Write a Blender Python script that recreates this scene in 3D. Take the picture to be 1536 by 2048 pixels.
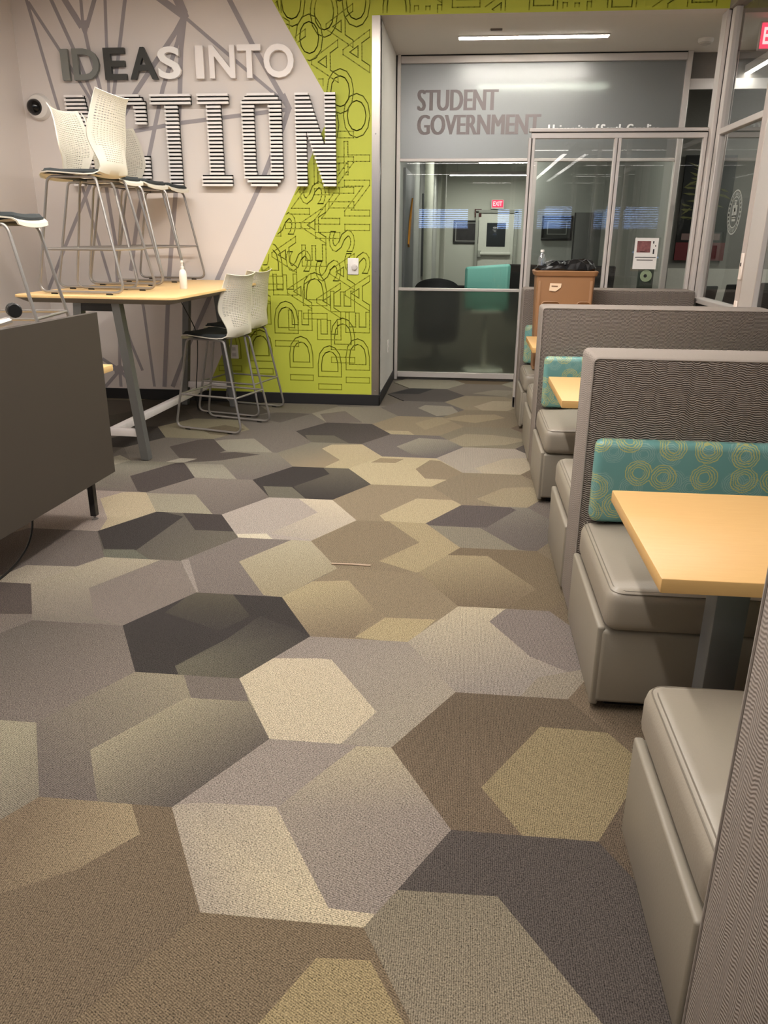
import bpy, bmesh, math, random
from mathutils import Vector, Matrix

EXPOSURE = 0.28
LAMP_ALCOVE, LAMP_OFFICE = 54.0, 62.0
for _o in list(bpy.data.objects):
    bpy.data.objects.remove(_o)
SC = bpy.context.scene
COL = SC.collection

# ------------------------------------------------------------------ camera, world, exposure
cam_d = bpy.data.cameras.new('camera')
cam = bpy.data.objects.new('camera', cam_d)
COL.objects.link(cam)
cam_d.sensor_fit = 'VERTICAL'
cam_d.sensor_height = 24.0
cam_d.lens = 1550.0 / 2048.0 * 24.0
cam_d.clip_start = 0.05
cam_d.clip_end = 100
_r, _u, _b = (0.994556, 0.10397, 0.00694), (-0.041454, 0.333671, 0.941778), (0.095601, -0.936939, 0.336165)
cam.matrix_world = Matrix(((_r[0], _u[0], _b[0], 0), (_r[1], _u[1], _b[1], 0), (_r[2], _u[2], _b[2], 1.5), (0, 0, 0, 1)))
SC.camera = cam

wd = bpy.data.worlds.new('world')
SC.world = wd
wd.use_nodes = True
wd.node_tree.nodes['Background'].inputs[0].default_value = (0.9, 0.93, 1.0, 1)
wd.node_tree.nodes['Background'].inputs[1].default_value = 0.05
SC.view_settings.view_transform = 'Standard'
SC.view_settings.look = 'None'
SC.view_settings.exposure = EXPOSURE
SC.view_settings.gamma = 1.0
SC.view_settings.use_curve_mapping = False
LAMP = 74.0            # radiance of the hanging linear lamps' diffusers
WARM = (1.0, 0.955, 0.90)
COOL = (0.95, 1.0, 0.93)

PI = math.pi


def lin(c):
    out = []
    for v in c[:3]:
        v = v / 255.0
        out.append(v / 12.92 if v <= 0.04045 else ((v + 0.055) / 1.055) ** 2.4)
    return tuple(out) + (1.0,)


# ------------------------------------------------------------------ materials
MATS = {}


def new_mat(name):
    m = bpy.data.materials.new(name)
    m.use_nodes = True
    nt = m.node_tree
    return m, nt, nt.nodes, nt.links, nt.nodes['Principled BSDF']


def pm(name, rgb, rough=0.6, metal=0.0, amt=0.06, scale=30.0, bump=0.0, bscale=200.0, spec=0.5, stretch=None):
    """plain procedural material: noise-varied colour, optional fine relief"""
    if name in MATS:
        return MATS[name]
    m, nt, N, L, p = new_mat(name)
    tc = N.new('ShaderNodeTexCoord')
    src = tc.outputs['Object']
    if stretch:
        mp = N.new('ShaderNodeMapping')
        mp.inputs['Scale'].default_value = stretch
        L.new(src, mp.inputs['Vector'])
        src = mp.outputs['Vector']
    nz = N.new('ShaderNodeTexNoise')
    nz.inputs['Scale'].default_value = scale
    nz.inputs['Detail'].default_value = 3
    L.new(src, nz.inputs['Vector'])
    mx = N.new('ShaderNodeMix')
    mx.data_type = 'RGBA'
    a = lin(rgb)
    lo = tuple(v * (1 - amt) for v in a[:3]) + (1,)
    hi = tuple(min(1, v * (1 + amt)) for v in a[:3]) + (1,)
    mx.inputs[6].default_value = lo
    mx.inputs[7].default_value = hi
    L.new(nz.outputs['Fac'], mx.inputs[0])
    L.new(mx.outputs[2], p.inputs['Base Color'])
    p.inputs['Roughness'].default_value = rough
    p.inputs['Metallic'].default_value = metal
    p.inputs['Specular IOR Level'].default_value = spec
    if bump:
        n2 = N.new('ShaderNodeTexNoise')
        n2.inputs['Scale'].default_value = bscale
        n2.inputs['Detail'].default_value = 4
        L.new(src, n2.inputs['Vector'])
        b = N.new('ShaderNodeBump')
        b.inputs['Strength'].default_value = bump
        b.inputs['Distance'].default_value = 0.002
        L.new(n2.outputs['Fac'], b.inputs['Height'])
        L.new(b.outputs['Normal'], p.inputs['Normal'])
    MATS[name] = m
    return m


def em(name, rgb, strength):
    if name in MATS:
        return MATS[name]
    m, nt, N, L, p = new_mat(name)
    N.remove(p)
    e = N.new('ShaderNodeEmission')
    e.inputs[0].default_value = tuple(rgb) + (1,)
    e.inputs[1].default_value = strength
    L.new(e.outputs[0], N['Material Output'].inputs[0])
    MATS[name] = m
    return m


def glass_mat(name, tint, refl=1.0):
    """clear pane: straight-through transmission with a Schlick mirror term"""
    m, nt, N, L, p = new_mat(name)
    N.remove(p)
    tr = N.new('ShaderNodeBsdfTransparent')
    tr.inputs[0].default_value = tint + (1,)
    gl = N.new('ShaderNodeBsdfGlossy')
    gl.inputs['Roughness'].default_value = 0.0
    lw = N.new('ShaderNodeLayerWeight')
    lw.inputs[0].default_value = 0.5
    pw = N.new('ShaderNodeMath'); pw.operation = 'POWER'; pw.inputs[1].default_value = 5
    L.new(lw.outputs['Facing'], pw.inputs[0])
    ma = N.new('ShaderNodeMath'); ma.operation = 'MULTIPLY_ADD'
    ma.inputs[1].default_value = 0.9
    ma.inputs[2].default_value = 0.07 * refl
    L.new(pw.outputs[0], ma.inputs[0])
    mx = N.new('ShaderNodeMixShader')
    L.new(ma.outputs[0], mx.inputs[0])
    L.new(tr.outputs[0], mx.inputs[1])
    L.new(gl.outputs[0], mx.inputs[2])
    L.new(mx.outputs[0], N['Material Output'].inputs[0])
    MATS[name] = m
    return m


def frost_mat(name, col, trans, diff, rough=0.25, gloss=0.12, grough=0.3, ior=1.25):
    m, nt, N, L, p = new_mat(name)
    N.remove(p)
    rf = N.new('ShaderNodeBsdfRefraction')
    rf.inputs['Color'].default_value = lin(trans)
    rf.inputs['Roughness'].default_value = rough
    rf.inputs['IOR'].default_value = ior
    df = N.new('ShaderNodeBsdfDiffuse')
    tcn = N.new('ShaderNodeTexCoord'); nz = N.new('ShaderNodeTexNoise'); nz.inputs['Scale'].default_value = 60
    L.new(tcn.outputs['Object'], nz.inputs['Vector'])
    cr = N.new('ShaderNodeMix'); cr.data_type = 'RGBA'
    c = lin(col)
    cr.inputs[6].default_value = tuple(v * 0.97 for v in c[:3]) + (1,)
    cr.inputs[7].default_value = tuple(v * 1.03 for v in c[:3]) + (1,)
    L.new(nz.outputs['Fac'], cr.inputs[0])
    L.new(cr.outputs[2], df.inputs[0])
    gl = N.new('ShaderNodeBsdfGlossy')
    gl.inputs['Roughness'].default_value = grough
    m1 = N.new('ShaderNodeMixShader'); m1.inputs[0].default_value = diff
    L.new(rf.outputs[0], m1.inputs[1]); L.new(df.outputs[0], m1.inputs[2])
    m2 = N.new('ShaderNodeMixShader'); m2.inputs[0].default_value = gloss
    L.new(m1.outputs[0], m2.inputs[1]); L.new(gl.outputs[0], m2.inputs[2])
    L.new(m2.outputs[0], N['Material Output'].inputs[0])
    MATS[name] = m
    return m


def carpet_mat():
    m, nt, N, L, p = new_mat('carpet')
    at = N.new('ShaderNodeAttribute'); at.attribute_name = 'Col'
    tc = N.new('ShaderNodeTexCoord')
    nz = N.new('ShaderNodeTexNoise'); nz.inputs['Scale'].default_value = 250; nz.inputs['Detail'].default_value = 2
    L.new(tc.outputs['Object'], nz.inputs['Vector'])
    wv = N.new('ShaderNodeTexWave'); wv.wave_type = 'BANDS'; wv.bands_direction = 'X'
    wv.inputs['Scale'].default_value = 62; wv.inputs['Distortion'].default_value = 3.0
    wv.inputs['Detail'].default_value = 2; wv.inputs['Detail Scale'].default_value = 3
    L.new(tc.outputs['Object'], wv.inputs['Vector'])
    n3 = N.new('ShaderNodeTexNoise'); n3.inputs['Scale'].default_value = 45; n3.inputs['Detail'].default_value = 4
    L.new(tc.outputs['Object'], n3.inputs['Vector'])
    a1 = N.new('ShaderNodeMath'); a1.operation = 'MULTIPLY_ADD'; a1.inputs[1].default_value = 2.7; a1.inputs[2].default_value = -0.60
    L.new(nz.outputs['Fac'], a1.inputs[0])
    a2 = N.new('ShaderNodeMath'); a2.operation = 'MULTIPLY_ADD'; a2.inputs[1].default_value = 0.55
    L.new(wv.outputs['Fac'], a2.inputs[0]); L.new(a1.outputs[0], a2.inputs[2])
    a3 = N.new('ShaderNodeMath'); a3.operation = 'MULTIPLY_ADD'; a3.inputs[1].default_value = 0.3
    L.new(n3.outputs['Fac'], a3.inputs[0]); L.new(a2.outputs[0], a3.inputs[2])
    a4 = N.new('ShaderNodeMath'); a4.operation = 'SUBTRACT'; a4.inputs[1].default_value = 0.165
    L.new(a3.outputs[0], a4.inputs[0])
    hs = N.new('ShaderNodeHueSaturation'); hs.inputs['Saturation'].default_value = 0.84; hs.inputs['Value'].default_value = 0.80
    L.new(at.outputs['Color'], hs.inputs['Color'])
    mx = N.new('ShaderNodeMix'); mx.data_type = 'RGBA'; mx.blend_type = 'MULTIPLY'; mx.inputs[0].default_value = 1
    L.new(hs.outputs['Color'], mx.inputs[6]); L.new(a4.outputs[0], mx.inputs[7])
    L.new(mx.outputs[2], p.inputs['Base Color'])
    p.inputs['Roughness'].default_value = 0.95
    p.inputs['Specular IOR Level'].default_value = 0.1
    b = N.new('ShaderNodeBump'); b.inputs['Strength'].default_value = 0.55; b.inputs['Distance'].default_value = 0.003
    L.new(a2.outputs[0], b.inputs['Height'])
    L.new(b.outputs['Normal'], p.inputs['Normal'])
    return m


def ribbed_mat():
    """booth upholstery: wavy horizontal ribs with dark grooves"""
    m, nt, N, L, p = new_mat('ribbed_fabric')
    tc = N.new('ShaderNodeTexCoord')
    # slow sideways shift so that the ribs break into short wavy runs
    n0 = N.new('ShaderNodeTexNoise'); n0.inputs['Scale'].default_value = 14; n0.inputs['Detail'].default_value = 2
    mp0 = N.new('ShaderNodeMapping'); mp0.inputs['Scale'].default_value = (1.6, 1.6, 0.35)
    L.new(tc.outputs['Object'], mp0.inputs['Vector']); L.new(mp0.outputs['Vector'], n0.inputs['Vector'])
    sx = N.new('ShaderNodeSeparateXYZ'); L.new(tc.outputs['Object'], sx.inputs[0])
    ad = N.new('ShaderNodeMath'); ad.operation = 'MULTIPLY_ADD'; ad.inputs[1].default_value = 0.045
    L.new(n0.outputs['Fac'], ad.inputs[0]); L.new(sx.outputs['Z'], ad.inputs[2])
    fr = N.new('ShaderNodeMath'); fr.operation = 'MULTIPLY'; fr.inputs[1].default_value = 2 * PI / 0.0082
    L.new(ad.outputs[0], fr.inputs[0])
    sn = N.new('ShaderNodeMath'); sn.operation = 'SINE'; L.new(fr.outputs[0], sn.inputs[0])
    h = N.new('ShaderNodeMath'); h.operation = 'MULTIPLY_ADD'; h.inputs[1].default_value = 0.5; h.inputs[2].default_value = 0.5
    L.new(sn.outputs[0], h.inputs[0])
    # ribs only on the broad front and back faces
    ge = N.new('ShaderNodeNewGeometry'); sn2 = N.new('ShaderNodeSeparateXYZ'); L.new(ge.outputs['Normal'], sn2.inputs[0])
    ab = N.new('ShaderNodeMath'); ab.operation = 'ABSOLUTE'; L.new(sn2.outputs['Y'], ab.inputs[0])
    g0 = N.new('ShaderNodeMath'); g0.operation = 'GREATER_THAN'; g0.inputs[1].default_value = 0.7; L.new(ab.outputs[0], g0.inputs[0])
    ab2 = N.new('ShaderNodeMath'); ab2.operation = 'ABSOLUTE'; L.new(sn2.outputs['X'], ab2.inputs[0])
    g2 = N.new('ShaderNodeMath'); g2.operation = 'GREATER_THAN'; g2.inputs[1].default_value = 0.7; L.new(ab2.outputs[0], g2.inputs[0])
    gt = N.new('ShaderNodeMath'); gt.operation = 'MULTIPLY_ADD'; gt.inputs[1].default_value = 0.26; L.new(g2.outputs[0], gt.inputs[0]); L.new(g0.outputs[0], gt.inputs[2])
    fine = N.new('ShaderNodeTexNoise'); fine.inputs['Scale'].default_value = 420
    L.new(tc.outputs['Object'], fine.inputs['Vector'])
    hm = N.new('ShaderNodeMix'); hm.data_type = 'FLOAT'
    L.new(gt.outputs[0], hm.inputs[0]); hm.inputs[2].default_value = 0.66; L.new(h.outputs[0], hm.inputs[3])
    cr = N.new('ShaderNodeMix'); cr.data_type = 'RGBA'
    cr.inputs[6].default_value = lin((77, 67, 62)); cr.inputs[7].default_value = lin((184, 171, 161))
    L.new(hm.outputs[0], cr.inputs[0])
    c2 = N.new('ShaderNodeMix'); c2.data_type = 'RGBA'; c2.blend_type = 'MULTIPLY'; c2.inputs[0].default_value = 0.35
    L.new(cr.outputs[2], c2.inputs[6]); L.new(fine.outputs['Fac'], c2.inputs[7])
    L.new(c2.outputs[2], p.inputs['Base Color'])
    p.inputs['Roughness'].default_value = 0.9
    p.inputs['Specular IOR Level'].default_value = 0.15
    b = N.new('ShaderNodeBump'); b.inputs['Strength'].default_value = 0.8; b.inputs['Distance'].default_value = 0.004
    L.new(hm.outputs[0], b.inputs['Height']); L.new(b.outputs['Normal'], p.inputs['Normal'])
    return m


def circles_mat():
    """teal vinyl printed with scribbled yellow and pale rings"""
    m, nt, N, L, p = new_mat('teal_print')
    tc = N.new('ShaderNodeTexCoord')
    wob = N.new('ShaderNodeTexNoise'); wob.inputs['Scale'].default_value = 55; wob.inputs['Detail'].default_value = 2
    L.new(tc.outputs['Object'], wob.inputs['Vector'])
    col = None
    base = N.new('ShaderNodeMix'); base.data_type = 'RGBA'
    base.inputs[6].default_value = lin((98, 146, 143)); base.inputs[7].default_value = lin((110, 158, 152))
    n1 = N.new('ShaderNodeTexNoise'); n1.inputs['Scale'].default_value = 6; L.new(tc.outputs['Object'], n1.inputs['Vector'])
    L.new(n1.outputs['Fac'], base.inputs[0])
    col = base.outputs[2]
    for k, (off, rgb, scale, r0, r1, alpha) in enumerate((((0.31, 0, 0.17), (150, 178, 170), 8.8, 0.10, 0.40, 0.6), ((0.02, 0, 0.045), (196, 188, 104), 7.2, 0.12, 0.37, 0.75))):
        mp = N.new('ShaderNodeMapping'); mp.inputs['Location'].default_value = off
        mp.inputs['Rotation'].default_value = (PI / 2, 0, 0)
        L.new(tc.outputs['Object'], mp.inputs['Vector'])
        vo = N.new('ShaderNodeTexVoronoi'); vo.voronoi_dimensions = '2D'; vo.feature = 'F1'
        vo.inputs['Scale'].default_value = scale; vo.inputs['Randomness'].default_value = 0.62
        L.new(mp.outputs['Vector'], vo.inputs['Vector'])
        d = N.new('ShaderNodeMath'); d.operation = 'MULTIPLY_ADD'; d.inputs[1].default_value = 0.10
        L.new(wob.outputs['Fac'], d.inputs[0]); L.new(vo.outputs['Distance'], d.inputs[2])
        f = N.new('ShaderNodeMath'); f.operation = 'MULTIPLY'; f.inputs[1].default_value = 100; L.new(d.outputs[0], f.inputs[0])
        s = N.new('ShaderNodeMath'); s.operation = 'SINE'; L.new(f.outputs[0], s.inputs[0])
        g1 = N.new('ShaderNodeMath'); g1.operation = 'GREATER_THAN'; g1.inputs[1].default_value = 0.25; L.new(s.outputs[0], g1.inputs[0])
        a = N.new('ShaderNodeMath'); a.operation = 'GREATER_THAN'; a.inputs[1].default_value = r0; L.new(vo.outputs['Distance'], a.inputs[0])
        bb = N.new('ShaderNodeMath'); bb.operation = 'LESS_THAN'; bb.inputs[1].default_value = r1; L.new(vo.outputs['Distance'], bb.inputs[0])
        m1 = N.new('ShaderNodeMath'); m1.operation = 'MULTIPLY'; L.new(g1.outputs[0], m1.inputs[0]); L.new(a.outputs[0], m1.inputs[1])
        m2 = N.new('ShaderNodeMath'); m2.operation = 'MULTIPLY'; L.new(m1.outputs[0], m2.inputs[0]); L.new(bb.outputs[0], m2.inputs[1])
        m3 = N.new('ShaderNodeMath'); m3.operation = 'MULTIPLY'; m3.inputs[1].default_value = alpha; L.new(m2.outputs[0], m3.inputs[0])
        mx = N.new('ShaderNodeMix'); mx.data_type = 'RGBA'; mx.inputs[7].default_value = lin(rgb)
        L.new(m3.outputs[0], mx.inputs[0]); L.new(col, mx.inputs[6])
        col = mx.outputs[2]
    L.new(col, p.inputs['Base Color'])
    p.inputs['Roughness'].default_value = 0.38
    return m


def wood_mat(name, a, b, axis=(1, 14, 14), rough=0.38):
    m, nt, N, L, p = new_mat(name)
    tc = N.new('ShaderNodeTexCoord'); mp = N.new('ShaderNodeMapping'); mp.inputs['Scale'].default_value = axis
    L.new(tc.outputs['Object'], mp.inputs['Vector'])
    nz = N.new('ShaderNodeTexNoise'); nz.inputs['Scale'].default_value = 6; nz.inputs['Detail'].default_value = 6; nz.inputs['Roughness'].default_value = 0.65
    L.new(mp.outputs['Vector'], nz.inputs['Vector'])
    n2 = N.new('ShaderNodeTexNoise'); n2.inputs['Scale'].default_value = 40; n2.inputs['Detail'].default_value = 2
    L.new(mp.outputs['Vector'], n2.inputs['Vector'])
    ad = N.new('ShaderNodeMath'); ad.operation = 'MULTIPLY_ADD'; ad.inputs[1].default_value = 0.35
    L.new(n2.outputs['Fac'], ad.inputs[0]); L.new(nz.outputs['Fac'], ad.inputs[2])
    mx = N.new('ShaderNodeMix'); mx.data_type = 'RGBA'
    mx.inputs[6].default_value = lin(a); mx.inputs[7].default_value = lin(b)
    sub = N.new('ShaderNodeMath'); sub.operation = 'SUBTRACT'; sub.inputs[1].default_value = 0.17; sub.use_clamp = True
    L.new(ad.outputs[0], sub.inputs[0]); L.new(sub.outputs[0], mx.inputs[0])
    L.new(mx.outputs[2], p.inputs['Base Color'])
    p.inputs['Roughness'].default_value = rough
    MATS[name] = m
    return m


# ------------------------------------------------------------------ mesh helpers
def rbox(bm, x0, x1, y0, y1, z0, z1, bev=0.0, seg=2, mtx=None):
    vs = [bm.verts.new((x, y, z)) for z in (z0, z1) for y in (y0, y1) for x in (x0, x1)]
    fs = [(0, 2, 3, 1), (4, 5, 7, 6), (0, 1, 5, 4), (2, 6, 7, 3), (0, 4, 6, 2), (1, 3, 7, 5)]
    faces = [bm.faces.new([vs[i] for i in f]) for f in fs]
    if bev > 0:
        edges = list({e for f in faces for e in f.edges})
        r = bmesh.ops.bevel(bm, geom=edges, offset=bev, segments=seg, affect='EDGES', profile=0.5)
        vs = list({v for f in r['faces'] for v in f.verts} | {v for v in vs if v.is_valid})
    if mtx is not None:
        bmesh.ops.transform(bm, matrix=mtx, verts=[v for v in vs if v.is_valid])
    return vs


def prism(bm, poly, z0, z1, plane='XY', off=0.0):
    """extrude a polygon; plane XY: z0..z1 are z; plane XZ: they are y; plane YZ: they are x"""
    def P(a, b, c):
        return {'XY': (a, b, c), 'XZ': (a, c, b), 'YZ': (c, a, b)}[plane]
    lo = [bm.verts.new(P(a, b, z0)) for a, b in poly]
    hi = [bm.verts.new(P(a, b, z1)) for a, b in poly]
    n = len(poly)
    bm.faces.new(lo[::-1]); bm.faces.new(hi)
    for i in range(n):
        bm.faces.new((lo[i], lo[(i + 1) % n], hi[(i + 1) % n], hi[i]))


def tube(bm, pts, r, n=8, closed=False, caps=True):
    pts = [Vector(p) for p in pts]
    m = len(pts)
    rings = []
    up = None
    for i in range(m):
        if closed:
            t = (pts[(i + 1) % m] - pts[i - 1])
        else:
            t = pts[min(i + 1, m - 1)] - pts[max(i - 1, 0)]
        t.normalize()
        if up is None:
            up = Vector((0, 0, 1)) if abs(t.z) < 0.9 else Vector((1, 0, 0))
        a = t.cross(up); a.normalize()
        b = a.cross(t); b.normalize()
        up = b
        rings.append([bm.verts.new(pts[i] + r * (math.cos(2 * PI * k / n) * a + math.sin(2 * PI * k / n) * b)) for k in range(n)])
    for i in range(m if closed else m - 1):
        A, B = rings[i], rings[(i + 1) % m]
        for k in range(n):
            bm.faces.new((A[k], A[(k + 1) % n], B[(k + 1) % n], B[k]))
    if not closed and caps:
        bm.faces.new(rings[0][::-1]); bm.faces.new(rings[-1])


def round_path(pts, rad, closed=False, n=5):
    """round the corners of a polyline"""
    pts = [Vector(p) for p in pts]
    m = len(pts)
    out = []
    for i in range(m):
        if not closed and i in (0, m - 1):
            out.append(pts[i]); continue
        p, a, b = pts[i], pts[i - 1], pts[(i + 1) % m]
        r = rad[i] if isinstance(rad, (list, tuple)) else rad
        if r <= 0:
            out.append(p); continue
        da, db = (a - p), (b - p)
        r = min(r, da.length * 0.45, db.length * 0.45)
        da.normalize(); db.normalize()
        s, e = p + da * r, p + db * r
        for k in range(n + 1):
            t = k / n
            out.append((1 - t) ** 2 * s + 2 * t * (1 - t) * p + t * t * e)
    return out


def lathe(bm, prof, n=20, cx=0, cy=0, cap=True):
    rings = [[bm.verts.new((cx + r * math.cos(2 * PI * k / n), cy + r * math.sin(2 * PI * k / n), z)) for k in range(n)] for r, z in prof]
    for A, B in zip(rings, rings[1:]):
        for k in range(n):
            bm.faces.new((A[k], A[(k + 1) % n], B[(k + 1) % n], B[k]))
    if cap:
        bm.faces.new(rings[0][::-1]); bm.faces.new(rings[-1])


def obj(name, bm, m, parent=None, smooth=False, loc=None):
    if isinstance(bm, bmesh.types.BMesh):
        bmesh.ops.recalc_face_normals(bm, faces=bm.faces[:])
        me = bpy.data.meshes.new(name)
        bm.to_mesh(me); bm.free()
    else:
        me = bm
    if smooth:
        me.polygons.foreach_set('use_smooth', [True] * len(me.polygons))
        try:
            me.set_sharp_from_angle(angle=math.radians(38))
        except Exception:
            pass
    for x in (m if isinstance(m, (list, tuple)) else [m]):
        me.materials.append(x)
    o = bpy.data.objects.new(name, me)
    COL.objects.link(o)
    if parent is not None:
        o.parent = parent
    if loc is not None:
        o.location = loc
    return o


def tag(o, label, cat, group=None):
    o['label'] = label; o['category'] = cat
    if group:
        o['group'] = group
    return o


def thing(name, label, cat, loc=(0, 0, 0), rotz=0.0, group=None):
    o = bpy.data.objects.new(name, None)
    o.empty_display_size = 0.1
    COL.objects.link(o)
    o.location = loc; o.rotation_euler = (0, 0, rotz)
    return tag(o, label, cat, group)


def struct(name, bm, m, smooth=False, loc=None):
    o = obj(name, bm, m, None, smooth, loc)
    o['kind'] = 'structure'
    return o


def struct_empty(name, loc=(0, 0, 0)):
    o = bpy.data.objects.new(name, None)
    COL.objects.link(o); o.location = loc
    o['kind'] = 'structure'
    return o


def dup(root, loc, rotz, label, group=None):
    r = root.copy(); COL.objects.link(r)
    r.location = loc; r.rotation_euler = (0, 0, rotz); r['label'] = label
    if group:
        r['group'] = group
    for ch in list(root.children):
        c = ch.copy(); COL.objects.link(c); c.parent = r
        for g in list(ch.children):
            d = g.copy(); COL.objects.link(d); d.parent = c
    return r


def box_part(name, dims, m, parent, bev=0.003, seg=2, smooth=True):
    bm = bmesh.new()
    rbox(bm, *dims, bev=bev, seg=seg)
    return obj(name, bm, m, parent, smooth)


def text_mesh(body, offset=0.0, extrude=0.0, res=5, spacing=1.0):
    cu = bpy.data.curves.new('lettering', 'FONT')
    cu.body = body; cu.size = 1.0; cu.offset = offset; cu.extrude = extrude
    cu.resolution_u = res; cu.space_character = spacing
    o = bpy.data.objects.new('lettering', cu)
    COL.objects.link(o)
    dg = bpy.context.evaluated_depsgraph_get()
    dg.update()
    me = bpy.data.meshes.new_from_object(o.evaluated_get(dg))
    bpy.data.objects.remove(o); bpy.data.curves.remove(cu)
    return me


def fit_text(body, u0, u1, v0, v1, d0, d1, plane='XZ', offset=0.02, spacing=1.0, flip=False):
    """lettering stretched into a box; front face towards -Y (plane XZ) or along the given plane"""
    me = text_mesh(body, offset, 0.5 if d0 != d1 else 0.0, 4, spacing)
    xs = [v.co.x for v in me.vertices]; ys = [v.co.y for v in me.vertices]
    ax, bx, ay, by = min(xs), max(xs), min(ys), max(ys)
    for v in me.vertices:
        a = (v.co.x - ax) / (bx - ax); b = (v.co.y - ay) / (by - ay); c = v.co.z + 0.5
        if flip:
            a = 1 - a
        u = u0 + (u1 - u0) * a; w = v0 + (v1 - v0) * b
        d = d1 + (d0 - d1) * c if d0 != d1 else d0
        v.co = {'XZ': (u, d, w), 'YZ': (d, u, w), 'XY': (u, w, d)}[plane]
    me.update()
    return me


def bold_text(body, u0, u1, v0, v1, y, th, d):
    """heavier lettering: three copies a hair apart, each a little prouder than the last"""
    bm = bmesh.new()
    for k, s in enumerate((-d, 0.0, d)):
        me = fit_text(body, u0 + d + s, u1 - d + s, v0, v1, y - th - 0.0004 * k, y - th - 0.0004 * k, offset=0.0)
        bm.from_mesh(me)
        bpy.data.meshes.remove(me)
    return bm


def outline_strips(bm, me, mtx, width, y):
    """thin flat strips along the contour of a filled text mesh (2D), placed in the XZ plane"""
    tb = bmesh.new(); tb.from_mesh(me)
    bmesh.ops.remove_doubles(tb, verts=tb.verts[:], dist=1e-5)
    for e in tb.edges:
        if len(e.link_faces) == 1:
            a, b = mtx @ e.verts[0].co, mtx @ e.verts[1].co
            d = b - a
            if d.length < 1e-6:
                continue
            d.normalize(); n = Vector((-d.y, d.x, 0)) * (width / 2); ex = d * (width / 2)
            q = [a - n - ex, b - n + ex, b + n + ex, a + n - ex]
            if all(clip_green(p.x, p.y) for p in q):
                bm.faces.new([bm.verts.new((p.x, y, p.y)) for p in q])
    tb.free()

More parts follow.
